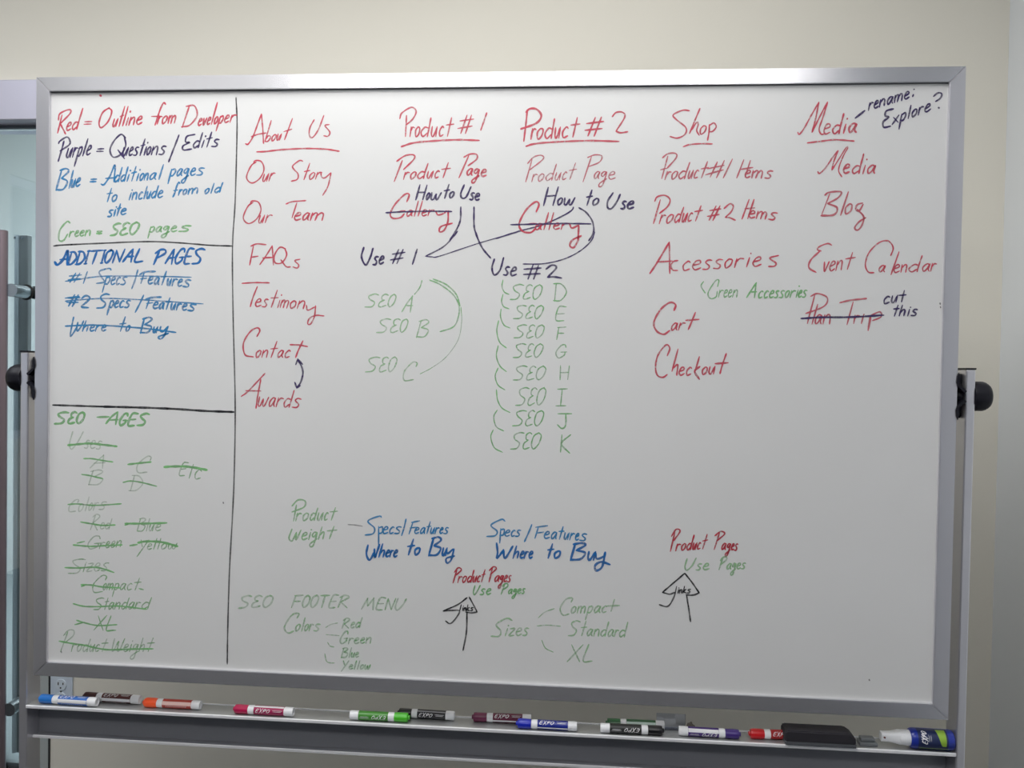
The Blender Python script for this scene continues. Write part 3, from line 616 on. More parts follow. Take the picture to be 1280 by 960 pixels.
Hand('I', 'purple', 2.5, .2, 'purple handwritten "Use #2"').stroke((712, 135), (700, 180), (712, 215), (740, 190), (758, 128)).word('se', [758, 790, 828], (215, 220), 60, 42).stroke((860, 186), (945, 180)).stroke((858, 212), (940, 208)).stroke((905, 165), (880, 235)).stroke((932, 168), (908, 235)) \
    .stroke((970, 185), (1000, 165), (1022, 178), (978, 226)).stroke((978, 226), (1010, 224), (1048, 230)).build()
# green SEO lists
for L_, y_, c_, xs, lx, ly in (('A', 375, 64, [68, 133, 180, 222], [255, 312], (400, 80)), ('B', 502, 68, [125, 193, 240, 282], [325, 388], (527, 88)), ('C', 699, 74, [70, 138, 182, 225], [250, 325], (744, 92))):
    Hand('I', 'pale', 2.0, .22, 'green handwritten "SEO %s"' % L_, .62).word('S&O', xs, y_, c_, 40).word(L_, lx, ly[0], ly[1], 40).build()
Hand('I', 'green', 2.0, .2, 'green tick and curved lines linking "Use #1" to its three pages', .66).stroke((350, 242), (342, 270), (330, 290), (312, 312), w=1.8).stroke((388, 240), (440, 262), (505, 312), (535, 370), (530, 430), (505, 475), (440, 498)) \
    .stroke((405, 235), (470, 262), (520, 310), (540, 370), w=2.2).stroke((545, 375), (548, 450), (530, 540), (470, 625), (400, 678), (340, 710), w=1.1).build('drawn_line')
for L_, y_, c_, x0, x1, a_, b_, ly, lc in (('D', 337, 74, 792, 955, 1003, 1076, 345, 90), ('E', 434, 68, 810, 960, 1012, 1076, 444, 70), ('F', 530, 66, 812, 965, 1020, 1072, 538, 62), ('G', 627, 68, 808, 958, 1015, 1076, 630, 66),
                                    ('H', 740, 70, 808, 973, 1035, 1090, 738, 70), ('I', 866, 88, 822, 972, 1016, 1084, 870, 86)):
    h = Hand('I', 'green', 1.9, .2, 'green handwritten "SEO %s"' % L_, .66); d = x1-x0
    h.word('S&O', [x0, x0+.40*d, x0+.67*d, x1], y_, c_, 40).word(L_, [a_, b_], ly, lc, 40, None, .02 if L_ in 'DEFHI' else .12).build()
for L_, y_, c_, x0, x1, a_, b_, ly, lc in (('J', 705, 102, 222, 430, 505, 612, 724, 100), ('K', 862, 112, 206, 410, 525, 612, 880, 115)):
    h = Hand('J', 'green', 2.0, .2, 'green handwritten "SEO %s"' % L_, .70); d = x1-x0
    h.word('S&O', [x0, x0+.40*d, x0+.67*d, x1], y_, c_, 50).word(L_, [a_, b_], ly, lc, 40, 2.3, .02).build()
h = Hand('I', 'green', 1.8, .2, 'row of green brackets left of the SEO list', .8)
for q in (((755, 240), (750, 272), (762, 300), (785, 312)), ((755, 312), (748, 345), (758, 372), (785, 384)), ((745, 385), (743, 425), (760, 465), (790, 480)), ((733, 443), (724, 495), (738, 550), (772, 580)), ((731, 568), (722, 620), (740, 670), (772, 698)),
          ((730, 680), (716, 720), (730, 765), (765, 790)), ((722, 788), (728, 840), (750, 880), (790, 903))): h.stroke(*q)
for q in (((115, 600), (92, 645), (108, 710), (158, 740)), ((88, 732), (72, 780), (95, 850), (150, 882))): h.stroke(*[((x-0)/5.333*4+(600-440)*4, y/5.333*4+(400-290)*4) for x, y in q])
h.build('drawn_line')
# shop column
Hand('K', 'red', 2.3, .2, 'red underlined heading "Shop"').stroke((330, 98), (285, 95), (222, 125), (240, 155), (305, 210), (300, 255), (250, 280), (200, 270)).stroke((400, 82), (365, 165), (330, 250)).stroke((345, 225), (378, 175), (388, 190), (378, 230), (395, 262)) \
    .word('o', [395, 448], 255, 62, 58).stroke((462, 190), (460, 240), (450, 296)).stroke((460, 198), (492, 180), (508, 205), (485, 235), (460, 238)).stroke((288, 338), (330, 324), (400, 318), (482, 319)).build()
Hand('K', 'rose', 2.3, .25, 'red handwritten "Product #1 Items"', .85).stroke((150, 412), (185, 385), (235, 382), (242, 410), (180, 482)).stroke((185, 402), (145, 550)).stroke((137, 492), (175, 482)).word('roduct', [168, 208, 255, 320, 358, 392, 452], (558, 545), 108, 54) \
    .stroke((450, 485), (560, 462)).stroke((437, 525), (555, 492)).stroke((515, 440), (468, 540)).stroke((562, 430), (510, 545)).stroke((616, 420), (555, 546)).stroke((692, 425), (645, 546)).stroke((736, 430), (700, 540)).stroke((665, 490), (752, 476)) \
    .word('ems', [698, 742, 832, 890], (545, 550), 60, 50, 2.5).build()
Hand('K', 'red', 2.4, .25, 'red handwritten "Product #2 Items"').stroke((98, 702), (115, 672), (165, 662), (200, 690), (185, 735), (130, 782)).stroke((135, 692), (90, 850)).word('roduct', [130, 172, 228, 280, 318, 352, 415], (852, 830), 100, 58).word('#', [452, 540], 828, 96, 50, 2.6) \
    .stroke((560, 750), (600, 718), (622, 735), (605, 775), (568, 808)).stroke((568, 808), (600, 812), (636, 828)).stroke((727, 690), (680, 820)).stroke((760, 690), (718, 818)).stroke((700, 752), (765, 746)).word('ems', [722, 775, 855, 922], (812, 828), 60, 48, 2.6).build()
Hand('M', 'red', 2.3, .2, 'red handwritten "Accessories" in the shop column').stroke((62, 262), (110, 190), (185, 64), w=2.8).stroke((185, 64), (188, 262), w=2.5).stroke((105, 190), (205, 183)).stroke((240, 180), (212, 186), (196, 212), (206, 240), (238, 243)) \
    .word('cessorie', [262, 325, 395, 462, 528, 592, 662, 705, 775], (245, 215), 110, 58).stroke((875, 148), (820, 165), (858, 195), (850, 215), (812, 218), w=2.6).build()
Hand('M', 'green', 1.9, .2, 'green handwritten "Green" with a tick, start of "Green Accessories"', .7).stroke((402, 312), (386, 342), (412, 386)).stroke((490, 345), (498, 305), (475, 310), (430, 385), (445, 420), (480, 410), (488, 375)).word('reen', [495, 528, 555, 585, 622], (412, 412), 60, 46).build()
Hand('M', 'green', 2.4, .22, 'darker green handwritten "Accessories" beside the cart column', .82).word('Accessories', [682, 745, 780, 815, 850, 880, 915, 948, 985, 1000, 1025, 1058], (418, 412), 98, 44).build()
Hand('M', 'red', 2.6, .22, 'red handwritten "Cart"').stroke((215, 495), (225, 460), (190, 445), (130, 490), (88, 570), (105, 625), (150, 646), (188, 622), w=2.9).word('ar', [195, 242, 290], (622, 618), 60, 46, 2.3).stroke((350, 508), (325, 570), (305, 616)).stroke((290, 558), (372, 552), w=3).build()
Hand('M', 'red', 2.5, .18, 'red handwritten "Checkout"').stroke((172, 782), (188, 735), (165, 713), (115, 775), (98, 850), (110, 905), (145, 918), (172, 900)).stroke((240, 740), (202, 880)).stroke((210, 860), (238, 838), (232, 905)).word('ec', [242, 288, 330], 905, 60, 50) \
    .stroke((375, 788), (345, 890)).stroke((378, 850), (345, 880), (375, 930), w=3).word('ou', [388, 432, 480], (902, 896), 60, 48).stroke((545, 768), (520, 840), (505, 895)).stroke((475, 832), (556, 826), w=2.9).build()
# media column
Hand('L', 'red', 2.3, .18, 'red underlined heading "Media"').stroke((97, 425), (108, 440), (140, 400), (190, 310), (246, 213)).stroke((246, 213), (225, 320), (198, 425)).stroke((198, 425), (255, 310), (307, 212)).stroke((307, 212), (275, 320), (248, 400), (262, 438), (282, 436)).word('e', [275, 335], 440, 80, 74) \
    .word('di', [338, 412, 445], (438, 432), 140, 64, 2.7).word('a', [448, 520], 428, 60, 66, 3).stroke((165, 500), (250, 490), (360, 478), (495, 487), w=2.5).build()
Hand('L', 'purple', 2.3, .15, 'purple handwritten note "rename: Explore?" with a short dash').stroke((503, 325), (570, 272), w=2.6).word('rename:', [595, 632, 672, 722, 775, 845, 890, 935], (272, 172), 70, 52).stroke((772, 260), (722, 275), (715, 310), (740, 318), (700, 352), (705, 390), (752, 382), w=2.6) \
    .word('xplore', [762, 818, 868, 898, 945, 988, 1042], (372, 270), 92, 52).stroke((1055, 172), (1085, 148), (1112, 152), (1105, 182), (1070, 208)).stroke((1090, 251), (1095, 254), w=3).build()
Hand('L', 'red', 2.3, .2, 'red handwritten "Media" under its heading').stroke((238, 702), (250, 716), (290, 680), (345, 600), (382, 555)).stroke((382, 555), (352, 630), (338, 692)).stroke((338, 692), (390, 610), (440, 532), (450, 535), (415, 600), (385, 690), (408, 740), w=2).word('e', [415, 470], 716, 80, 64, 2.8) \
    .word('dia', [478, 552, 580, 652], (718, 716), 140, 60, 2.5).build()
Hand('N', 'rose', 2.6, .2, 'red handwritten "Blog"', .88).stroke((245, 115), (270, 98), (342, 95), (325, 130), (262, 165)).stroke((262, 165), (318, 190), (300, 232), (222, 238), w=3).stroke((275, 105), (225, 235), w=1.8).stroke((386, 95), (340, 235)).word('o', [362, 416], 228, 60, 62) \
    .stroke((472, 162), (440, 172), (430, 200), (450, 210), (475, 170)).stroke((440, 200), (478, 245), (465, 300), (440, 325), (424, 310), (450, 275), (490, 250)).build()
Hand('N', 'red', 2.3, .2, 'red handwritten "Event Calendar"').stroke((286, 415), (262, 405), (215, 422), (200, 442), (222, 450)).stroke((215, 450), (160, 505), (150, 550), (192, 578), w=2.7).word('vent', [232, 272, 312, 358, 425], (575, 556), 100, 58) \
    .stroke((640, 478), (655, 430), (625, 390), (570, 400), (510, 460), (488, 530), (505, 575), (540, 580), w=2.2).word('a', [565, 612], 576, 60, 40).stroke((690, 455), (642, 592)).word('endar', [655, 700, 745, 825, 880, 915], (580, 570), 96, 46).build()
Hand('N', 'rose', 2.3, .15, 'red handwritten "Plan Trip", struck through', .9).stroke((160, 722), (200, 705), (255, 725), (258, 760), (225, 790), (130, 825)).stroke((185, 712), (140, 885)).stroke((202, 770), (168, 888)).word('an', [182, 232, 288], 888, 60, 56) \
    .stroke((335, 760), (400, 745), (495, 735), w=2.7).stroke((415, 755), (378, 892)).word('ri', [415, 458, 485], (885, 885), 60, 50).stroke((520, 840), (505, 925), w=3.6).stroke((518, 838), (575, 815), (582, 845), (530, 868)).build()
Hand('N', 'purple', 2.6, .2, 'purple line crossing out "Plan Trip"').stroke((102, 855), (220, 848), (400, 846), (598, 835)).build('strike_line')
Hand('N', 'purple', 2.3, .2, 'small dark purple handwritten "cut this"').word('cu', [593, 640, 690], (768, 755), 60, 42).stroke((722, 687), (705, 755)).stroke((690, 716), (732, 713)).word('this', [650, 690, 735, 762, 805], (840, 838), 64, 38, 2.5).build()
# lower part
Hand('O', 'pale', 2.4, .2, 'pale green handwritten "Product Weight" above the footer menu', .66).stroke((300, 130), (330, 100), (365, 105), (360, 135), (300, 160)).stroke((322, 125), (308, 205)).word('roduct', [318, 350, 388, 425, 460, 482, 526], (204, 200), 62, 38) \
    .stroke((300, 245), (285, 290), (300, 305), (322, 262)).stroke((322, 262), (320, 300), (345, 250)).word('eight', [345, 382, 395, 432, 468, 524], (300, 292), 62, 36).build()
Hand('O', 'black', 1.4, .2, 'short thin dash left of the blue notes', .7).stroke((580, 223), (615, 225), (652, 231)).build('drawn_line')
Hand('O', 'blue', 2.3, .2, 'blue handwritten "Specs/Features", left pair', .92).stroke((747, 187), (738, 180), (680, 205), (712, 240), (705, 268), (665, 275)).stroke((733, 232), (733, 325)).stroke((733, 240), (752, 235), (750, 262), (733, 268)).word('ecs', [752, 785, 812, 850], 268, 50, 34).stroke((870, 195), (860, 240), (848, 278)) \
    .stroke((898, 212), (938, 204)).stroke((905, 210), (885, 270)).stroke((890, 240), (922, 236)).word('eatures', [910, 940, 968, 992, 1015, 1038, 1058, 1085], (268, 268), 60, 30).build()
Hand('O', 'navy', 2.8, .2, 'bold blue handwritten "Where to Buy", left pair').stroke((680, 325), (672, 370), (688, 400), (712, 360)).stroke((712, 345), (715, 385), (738, 322)).word('here', [735, 768, 790, 808, 830], 385, 66, 34, 2.5).word('to', [870, 910, 945], 374, 78, 36).word('Bu', [988, 1050, 1078], 378, 92, 38) \
    .stroke((1072, 345), (1078, 368), (1105, 345), w=2.6).stroke((1110, 345), (1095, 400), (1075, 415), (1072, 392), (1112, 380), w=2.6).build()
Hand('P', 'blue', 2.4, .2, 'blue handwritten "Specs/Features", right pair', .92).stroke((278, 157), (265, 150), (225, 172), (248, 195), (240, 212), (208, 215)).stroke((262, 185), (258, 240)).stroke((262, 190), (275, 188), (272, 208), (258, 212)).word('ecs', [276, 300, 318, 340], 215, 40, 24).stroke((380, 170), (368, 200), (352, 235)) \
    .stroke((395, 180), (440, 174)).stroke((405, 180), (392, 222)).stroke((398, 202), (425, 198)).word('eatures', [425, 452, 478, 502, 525, 545, 562, 594], (222, 232), 48, 26).build()
Hand('P', 'navy', 2.8, .2, 'bold blue handwritten "Where to Buy", right pair').stroke((246, 240), (250, 275), (248, 298), (272, 268)).stroke((272, 265), (278, 298), (308, 252)).word('here', [308, 335, 352, 368, 386], 298, 46, 26, 2.5).word('to', [435, 462, 494], 298, 54, 28).word('Bu', [530, 590, 628], 305, 66, 32, 3) \
    .stroke((622, 275), (628, 300), (655, 290), (660, 275)).stroke((660, 275), (648, 330), (625, 345), (622, 325), (645, 312), (678, 322), w=3.1).build()
Hand('P', 'crimson', 2.2, .22, 'small red handwritten "Product Pages" above the left arrow').stroke((85, 352), (100, 334), (112, 342), (92, 362)).stroke((95, 342), (80, 392)).word('roduct', [98, 115, 134, 155, 172, 185, 200], (391, 388), 46, 24).stroke((218, 345), (235, 330), (245, 338), (222, 360)).stroke((230, 338), (217, 388)) \
    .word('ages', [238, 258, 274, 288, 302], (388, 388), 30, 24).build()
Hand('P', 'green', 2.2, .2, 'small green handwritten "Use Pages" above the left arrow', .78).word('Use', [157, 182, 205, 228], (438, 436), 36, 22).word('Pages', [265, 290, 308, 325, 342, 356], (435, 432), 40, 18).build()
Hand('P', 'crimson', 2.3, .22, 'small red handwritten "Product Pages" above the right arrow').stroke((912, 215), (930, 188), (945, 195), (920, 232)).stroke((925, 200), (908, 272)).word('roduct', [928, 948, 970, 992, 1010, 1025, 1048], (270, 262), 56, 26).stroke((1078, 212), (1100, 196), (1115, 205), (1085, 232)).stroke((1095, 202), (1075, 265)) \
    .word('ages', [1102, 1122, 1140, 1152, 1166], (265, 268), 34, 24).build()
Hand('P', 'pale', 2.4, .2, 'small pale green handwritten "Use Pages" above the right arrow', .68).word('Use', [962, 1005, 1030, 1060], (345, 342), 46, 24).word('Pages', [1095, 1122, 1142, 1160, 1178, 1196], (342, 338), 48, 22).build()
Hand('O', 'black', 1.9, .2, 'black drawn arrow with the word "links", left one').stroke((1175, 660), (1172, 760), (1155, 852), w=2).stroke((1175, 588), (1130, 622), (1056, 655)).stroke((1056, 655), (1100, 652), (1138, 656), (1112, 700), (1090, 718), (1068, 705)) \
    .stroke((1186, 585), (1205, 620), (1226, 660)).stroke((1226, 660), (1195, 664), (1168, 660)).word('links', [1133, 1150, 1158, 1172, 1190, 1208], (654, 654), 30, 16, 1.8, .1).build('drawn_arrow')
Hand('P', 'black', 2.0, .2, 'black drawn arrow with the word "links", right one').stroke((970, 440), (978, 490), (985, 540)).stroke((963, 355), (920, 392), (878, 428)).stroke((878, 428), (905, 435), (926, 430), (912, 465), (895, 482), (866, 475)).stroke((963, 355), (992, 392), (1018, 430)) \
    .stroke((1018, 430), (995, 438), (968, 438)).word('links', [922, 935, 942, 955, 970, 988], (432, 430), 26, 14, 1.8, .1).build('drawn_arrow')
Hand('O', 'pale', 2.5, .22, 'pale green handwritten heading "SEO FOOTER MENU"', .52).word('S&O', [35, 97, 152, 210], (640, 636), 60, 40).word('FOOTER', [300, 352, 392, 436, 484, 532, 592], 638, 62, 40).word('MENU', [650, 720, 768, 815, 872], (646, 652), 58, 40).build()
Hand('O', 'pale', 2.4, .2, 'pale green handwritten "Colors" with its list dashes', .58).stroke((325, 690), (335, 668), (300, 675), (262, 735), (280, 765), (308, 755)).word('olors', [315, 345, 362, 385, 408, 444], (755, 755), 66, 34).stroke((468, 738), (495, 722), (528, 715), w=1.6).stroke((470, 773), (535, 778), w=1.6).stroke((478, 812), (490, 830), (510, 835), w=1.6) \
    .stroke((464, 868), (472, 905), (490, 914), (512, 915), w=1.6).build()
for t_, xs, y_, c_, x_ in (('Red', [552, 592, 616, 648], (742, 738), 50, 28), ('Green', [540, 582, 608, 640, 668, 700], (820, 816), 62, 28), ('Blue', [548, 582, 595, 616, 636], (888, 886), 48, 24), ('Yellow', [550, 582, 608, 622, 640, 662, 694], (946, 946), 42, 22)):
    Hand('O', 'green', 2.3, .2, 'pale green handwritten "%s" in the Colors list of the footer' % t_, .56).word(t_, xs, y_, c_, x_).build()
Hand('P', 'pale', 2.4, .2, 'pale green handwritten "Sizes" with three dashes', .62).stroke((305, 535), (285, 527), (245, 550), (262, 575), (255, 595), (225, 595)).word('izes', [275, 292, 318, 345, 370], (594, 592), 50, 28).stroke((405, 525), (430, 503), (466, 490), w=1.6).stroke((400, 556), (440, 553), (490, 557), w=1.6).stroke((418, 610), (432, 640), (462, 656), w=1.6).build()
Hand('P', 'pale', 2.3, .2, 'pale green handwritten "Compact" in the Sizes list of the footer', .62).stroke((530, 465), (535, 450), (510, 455), (488, 490), (500, 515), (522, 510)).word('ompac', [528, 552, 590, 615, 645, 668], (508, 505), 40, 26).stroke((695, 455), (682, 500)).stroke((665, 480), (714, 478)).build()
Hand('P', 'pale', 2.3, .2, 'pale green handwritten "Standard" in the Sizes list of the footer', .62).word('Standard', [522, 562, 588, 615, 642, 668, 695, 712, 742], (592, 598), 56, 26).build()
Hand('P', 'pale', 2.3, .2, 'pale green handwritten "XL" in the Sizes list of the footer', .62).word('XL', [518, 576, 620], (692, 690), 64, 26).build()
h = Hand('X', 'black', 2.0, .2, 'few stray marker dots on the board', .8)
for x, y in ((1086.5, 850), (1175, 379.5), (1175.5, 384), (279, 628.5), (76.5, 815)): h.stroke((x, y-.7), (x+.3, y+.7))
h.build('ink_dot')

# ------------------------------------------------------------------ things on the tray
def plastic(n, c, r=.3): return mat(n, c, r, coat=.15)
def cyl_print(name, strokes, w, r, roll, m, parent, x0=0):
    """flat print wrapped on a cylinder along X: strokes in metres (along, around)"""
    vs, fs = [], []
    for q in strokes:
        q = smooth(q, .0012); L, Rr, fd = ribbon(q, w); k0 = len(vs)
        for a, b in zip(L, Rr):
            for c in (a, b):
                th = roll+c[1]/r; vs.append((x0+c[0], -(r+.00012)*math.cos(th), (r+.00012)*math.sin(th)))
        for i in range(len(L)-1): fs.append((k0+2*i, k0+2*i+2, k0+2*i+3, k0+2*i+1))
    me = bpy.data.meshes.new(name); me.from_pydata(vs, [], fs); me.materials.append(m)
    o = bpy.data.objects.new(name, me); COL.objects.link(o); o.parent = parent; return o
def text_strokes(txt, x, y, h, wd, sl=.3):
    out = []
    for i, ch in enumerate(txt):
        for st in GL[ch]:
            k = 1.45 if ch == 'X' else 1
            out.append([(x+i*wd+gx*wd*.85+sl*gy*h, y+(gy-.5)*h*k+.5*h) for gx, gy in st])
    return out
def sector(name, x0, x1, r, a, hw, m, parent, n=10):
    bm = bmesh.new(); A = []
    for x in (x0, x1): A.append([bm.verts.new((x, -r*math.cos(a-hw+2*hw*i/n), r*math.sin(a-hw+2*hw*i/n))) for i in range(n+1)])
    for i in range(n): bm.faces.new((A[0][i], A[1][i], A[1][i+1], A[0][i+1]))
    return link(name, bm, m, parent, True)
wprint = mat('white_print', (.82, .82, .84), .5)
def marker(u0, u1, y0, y1, key, capc, labc, label, flip=False, roll=.3, stripe=None, stripe_c=(.8, .8, .82), small=None, bulge=0, r=.0092, vv=890):
    a, b = ray(u0, vv, y0), ray(u1, vv, y1)
    L = math.dist((a.x, y0), (b.x, y1)); k = L/.119
    rt = root('dry_erase_marker', ((a.x+b.x)/2, (y0+y1)/2, TZ+Z0+r+.0003), math.atan2(y1-y0, b.x-a.x), label, 'marker', 'dry erase markers lying on the tray')
    pv = rt
    fx = -1 if flip else 1
    def X(v): return (v*k-L/2)
    cm, lm = plastic('%s_cap_plastic' % key, capc), plastic('%s_label_film' % key, labc, .4)
    bm = bmesh.new()                            # white barrel: collar and end plug
    lathe(bm, [(X(.0305), r*.93), (X(.0335), r*.985), (X(.042), r*.985), (X(.0425), r*.93), (X(.102), r*.93), (X(.1025), r*.985), (X(.1175), r*.99), (X(.119), r*.93), (X(.119), r*.70), (X(.1172), r*.66), (X(.1172), r*.0005/r)], 36, 'X')
    parts = [link('barrel', bm, white_plastic, pv, True)]
    bm = bmesh.new()
    lathe(bm, [(X(0), .0005), (X(.0002), r*.42), (X(.0008), r*.47), (X(.0036), r*.48), (X(.0038), r*.88), (X(.0048), r*.97), (X(.009), r*(1.0+bulge)), (X(.024), r*(.985+bulge)), (X(.0302), r*.97), (X(.0302), r*.5)], 40, 'X')
    for v in bm.verts:                          # moulded grip ribs
        d = math.hypot(v.co.y, v.co.z)
        if d > r*.93 and int(math.atan2(v.co.z, v.co.y)/(2*math.pi)*40+40.5) % 4 == 0: v.co.y *= .965; v.co.z *= .965
    parts.append(link('cap', bm, cm, pv, True))
    bm = bmesh.new(); lathe(bm, [(X(.0425), r*.94), (X(.0426), r*.992), (X(.1015), r*.992), (X(.1016), r*.94)], 36, 'X')
    lb = link('wrap_label', bm, lm, pv, True); parts.append(lb)
    if stripe is not None:
        sector('label_stripe', X(.0428), X(.1013), r*.996, fx*stripe[0] if not flip else math.pi+math.pi-stripe[0]-0, stripe[1], plastic('%s_stripe' % key, stripe_c, .4), lb) if not flip else \
            sector('label_stripe', X(.0428), X(.1013), r*.996, -stripe[0], stripe[1], plastic('%s_stripe' % key, stripe_c, .4), lb)
    if roll is not None:
        ro = -roll if flip else roll
        cyl_print('lettering', text_strokes('EXPO', X(.046), -.0035, .0065, .0072*k), .0011, r*.996, ro, wprint, lb)
        q = [[(X(.080), .0015), (X(.099), .0015)], [(X(.081), -.0008), (X(.097), -.0008)]]
        cyl_print('small_print', q, .0007, r*.996, ro, wprint, lb)
    if small is not None:
        q = [[(X(.050+.004*i), -.0008), (X(.0525+.004*i), .0008)] for i in range(11)]
        cyl_print('small_print', q, .0011, r*.996, -small if flip else small, wprint, lb)
    if flip: rt.rotation_euler = (0, math.pi, math.atan2(y1-y0, b.x-a.x))
    return rt
marker(49, 121.5, .014, .010, 'blue', (.015, .17, .56), (.02, .13, .48), 'light blue capped marker at the left end of the tray', roll=1.25, stripe=(.12, .42), small=-.62)
marker(104, 175.5, .036, .032, 'brown', (.06, .018, .014), (.085, .016, .014), 'dark brown marker half behind the leftmost blue one', roll=1.1, stripe=(-.05, .35), small=-.75)
marker(179, 251, .021, .021, 'orange', (.95, .10, .02), (.42, .035, .02), 'bright orange-red capped marker, third from the left', roll=None, stripe=(.42, .42), stripe_c=(.80, .55, .50), small=-.25, bulge=.10)
marker(292, 367, .012, .011, 'pink', (.46, .008, .075), (.33, .004, .075), 'raspberry pink capped marker lying alone on the tray', roll=.22, stripe=(1.25, .25))
marker(438, 512.5, .011, .012, 'lime', (.07, .50, .025), (.045, .24, .02), 'bright lime green capped marker, lying upside down', flip=True, roll=.02)
marker(497, 568, .034, .031, 'charcoal', (.012, .012, .014), (.012, .012, .016), 'black marker with its cap hidden behind the lime green cap', roll=.18, stripe=(1.0, .14), stripe_c=(.3, .3, .32))
marker(590, 664, .031, .034, 'maroon', (.14, .008, .055), (.12, .006, .035), 'maroon capped marker half behind the royal blue one', roll=.80, stripe=(-.35, .22))
marker(645, 721.5, .012, .011, 'royal', (.008, .02, .42), (.008, .02, .24), 'royal blue capped marker in front of the maroon one', roll=.85, stripe=(-.35, .16), bulge=.06)
marker(757, 830.5, .035, .036, 'forest', (.01, .11, .028), (.01, .10, .03), 'dark green marker behind the upside-down black one', roll=None, stripe=(.45, .45), stripe_c=(.55, .68, .62))
marker(751, 830.5, .011, .012, 'ebony', (.008, .008, .01), (.008, .01, .01), 'black marker lying upside down in front of the dark green one', flip=True, roll=.10)
marker(849, 926.5, .016, .013, 'violet', (.055, .025, .20), (.05, .015, .17), 'violet capped marker lying upside down, cap to the right', flip=True, roll=-.25, stripe=(.62, .42))
marker(936, 1012, .019, .024, 'red', (.60, .008, .014), (.42, .008, .012), 'red capped marker poking out from behind the black eraser', roll=.45, bulge=.06)

# eraser
e0, e1 = ray(981, 920, .0), ray(1069.5, 920, .0)
ex = (e0.x+e1.x)/2; el = e1.x-e0.x
er = root('whiteboard_eraser', (ex, .0135, TZ+Z0+.0008), 0, 'black felt whiteboard eraser with a grey underside beside the red marker', 'eraser')
bm = bmesh.new()
prism(bm, [(-el/2, .006), (el/2, .006), (el/2+.0005, .012), (el/2-.001, .020), (el/2-.014, .028), (-el/2+.004, .028), (-el/2, .025)], 'Y', -.0185, .0205)
bmesh.ops.bevel(bm, geom=list(bm.edges), offset=.0022, segments=3, affect='EDGES')
link('body', bm, black_soft, er)
bm = bmesh.new()
prism(bm, [(-el/2+.004, 0), (el/2-.004, 0), (el/2+.001, .0045), (el/2+.001, .007), (-el/2-.001, .007), (-el/2-.001, .0045)], 'Y', -.0195, .0215)
bmesh.ops.bevel(bm, geom=list(bm.edges), offset=.001, segments=2, affect='EDGES')
link('felt_pad', bm, eraser_grey, er)
bm = bmesh.new()
for i in range(5): box(bm, -el/2+.0005, el/2-.0005, -.0203+.0088*i, -.0203+.0088*i+.0004, .001, .006)
link('felt_layers', bm, eraser_grey, er)
# smoky grey block
g0, g1 = ray(1072.5, 930, .018), ray(1095, 930, .018)
gb = root('plastic_block', ((g0.x+g1.x)/2, .018, TZ+Z0+.0003), 0, 'small smoky grey plastic block between the eraser and the spray bottle', 'clip')
smoky = mat('smoky_plastic', (.13, .14, .15), .35); gw = (g1.x-g0.x)/2
bm = bmesh.new(); box(bm, -gw, gw, -.011, .011, 0, .0075, .0018); link('base', bm, smoky, gb)
bm = bmesh.new(); box(bm, -gw+.003, gw-.004, -.008, .009, .0075, .0145, .002); link('top', bm, smoky, gb)
# spray bottle
s0, s1 = ray(1100.5, 925, .014), ray(1189.5, 925, .014)
sl_ = s1.x-s0.x; sr = .0192
sb = root('spray_bottle', ((s0.x+s1.x)/2, .014, TZ+Z0+sr+.0003), R(-1.0), 'small blue spray bottle with white nozzle lying at the right end of the tray', 'bottle')
def SX(u): return (u-1100.5)/(1190-1100.5)*sl_-sl_/2
blue_b = plastic('bottle_blue', (.012, .03, .30))
bm = bmesh.new(); lathe(bm, [(SX(1136), .0125), (SX(1136.5), .0165), (SX(1138.5), sr*.97), (SX(1141), sr), (SX(1186), sr), (SX(1189), sr*.96), (SX(1190), sr*.85), (SX(1189.5), .0005)], 48, 'X'); link('body', bm, blue_b, sb, True)
bm = bmesh.new(); lathe(bm, [(SX(1122), .0112), (SX(1123), .0135), (SX(1124.5), .0141), (SX(1136), .0147), (SX(1137.5), .0147), (SX(1137.6), .010)], 40, 'X')
for v in bm.verts:
    if int(math.atan2(v.co.z, v.co.y)/(2*math.pi)*40+40.5) % 2 == 0: v.co.y *= .985; v.co.z *= .985
link('collar', bm, white_plastic, sb, True)
bm = bmesh.new()                                # spray head: squarish with a sloped shoulder
rings = [(1100.5, .0078, .0082), (1101, .0085, .009), (1109, .0088, .0093), (1113, .0100, .0098), (1118, .0112, .0108), (1122.5, .0128, .0128), (1124, .0130, .0130)]
RR = []
for u, hy, hz_ in rings:
    ring = []
    for i in range(24):
        a = 2*math.pi*i/24; c, q = math.cos(a), math.sin(a); p_ = .6
        ring.append(bm.verts.new((SX(u), hy*math.copysign(abs(c)**p_, c), hz_*math.copysign(abs(q)**p_, q))))
    RR.append(ring)
for a, b in zip(RR, RR[1:]):
    for i in range(24): bm.faces.new((a[i], a[(i+1) % 24], b[(i+1) % 24], b[i]))
bm.faces.new(RR[0]); bm.faces.new(RR[-1]); bmesh.ops.recalc_face_normals(bm, faces=bm.faces)
head = link('spray_head', bm, white_plastic, sb, True)
bm = bmesh.new(); lathe(bm, [(-.0103, .0005), (-.0103, .0016), (-.0085, .0018)], 14, 'Y', (SX(1104), 0, .001)); link('nozzle_hole', bm, mat('dark_red_plastic', (.12, .01, .01), .4), head, True)
navy_m, lime_m = plastic('bottle_navy_label', (.012, .022, .085), .4), plastic('bottle_lime_label', (.27, .46, .045), .4)
lbl = sector('label', SX(1144), SX(1181), sr+.00012, .35, 1.25, navy_m, sb, 20)
bm = bmesh.new(); A = []                         # lime panel with a curved left side
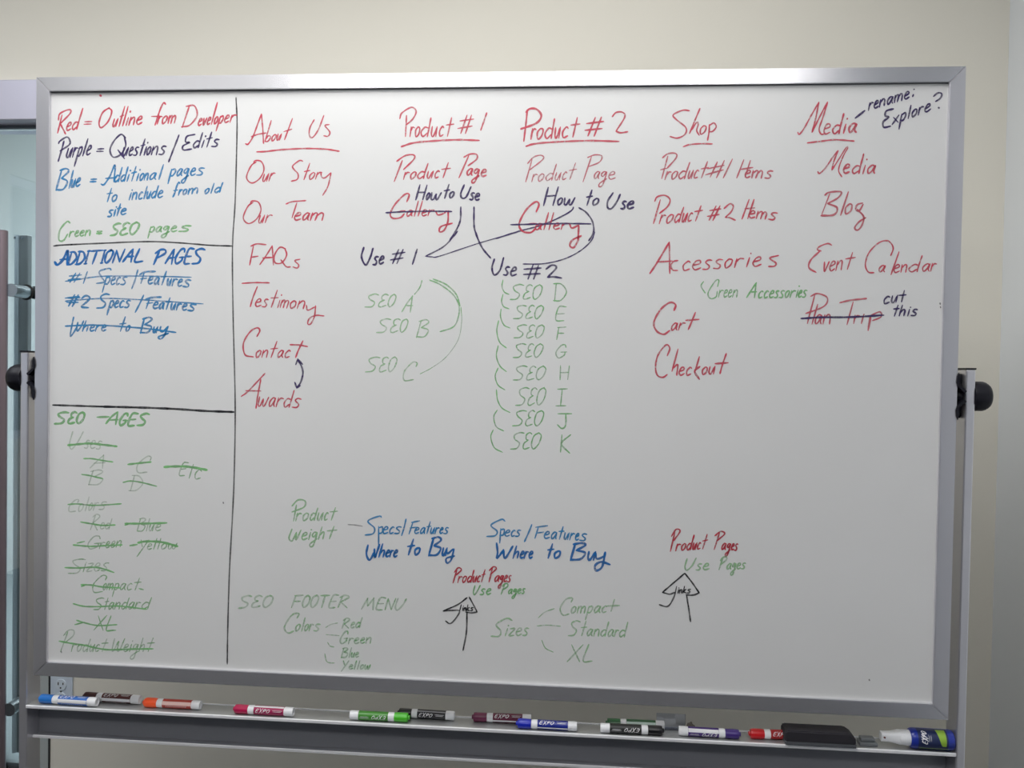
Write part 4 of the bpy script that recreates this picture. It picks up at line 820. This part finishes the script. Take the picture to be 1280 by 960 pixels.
for i in range(17):
    t = i/16; a = -.35+1.75*t; uL = 1174.5-7.5*(t**.55)
    A.append([bm.verts.new((x, -(sr+.0003)*math.cos(a), (sr+.0003)*math.sin(a))) for x in (SX(uL), SX(1178.5))])
for p_, q_ in zip(A, A[1:]): bm.faces.new((p_[0], p_[1], q_[1], q_[0]))
link('lime_panel', bm, lime_m, lbl, True)
sector('lime_line', SX(1146), SX(1183), sr+.0002, -.72, .045, lime_m, lbl, 4)
q = [[(-(gy)+.0, gx) for gx, gy in st] for st in text_strokes('EXPO', -.010, -.004, .0085, .0062)]
cyl_print('lettering', q, .0016, sr+.0003, .35, wprint, lbl, SX(1152))
cyl_print('small_print', [[(.0, -.007), (.0, .006)], [(.0022, -.006), (.0022, .004)], [(.0044, -.006), (.0044, .005)]], .0009, sr+.0003, .45, mat('grey_print', (.4, .42, .46), .5), lbl, SX(1157))
# clear plate and lump at the back of the tray
c0, c1 = ray(820.5, 897, .0445), ray(857, 897, .0445)
cz = ray(838, 892, .0445).z-TZ
cp = root('clear_holder', ((c0.x+c1.x)/2, .0445, TZ+Z0+.0002), 0, 'clear plastic card holder standing at the back of the tray behind the violet marker', 'holder')
cg = glass('clear_acrylic', (.86, .89, .96), .08, .10); cw = (c1.x-c0.x)/2
bm = bmesh.new(); box(bm, -cw, cw, -.001, .001, 0, cz, .0004); link('plate', bm, cg, cp)
bm = bmesh.new(); box(bm, -cw, cw, -.008, -.001, 0, .0012); link('foot', bm, cg, cp)
l0 = ray(863, 900, .040)
bm = bmesh.new(); bmesh.ops.create_icosphere(bm, subdivisions=3, radius=.008)
for v in bm.verts:
    n = 1+.12*math.sin(v.co.x*900)+.10*math.sin(v.co.z*700+1)+.08*math.sin(v.co.y*1100); v.co = Vector((v.co.x*1.0*n, v.co.y*.6*n, max(v.co.z*1.25*n+.0085, 0)))
o = link('putty_lump', bm, mat('grey_brown_putty', (.16, .145, .12), .9, bump=.4, scale=600), None, True); o.location = (l0.x, .037, TZ+Z0)
tag(o, 'small grey-brown lump beside the clear holder at the back of the tray', 'lump')
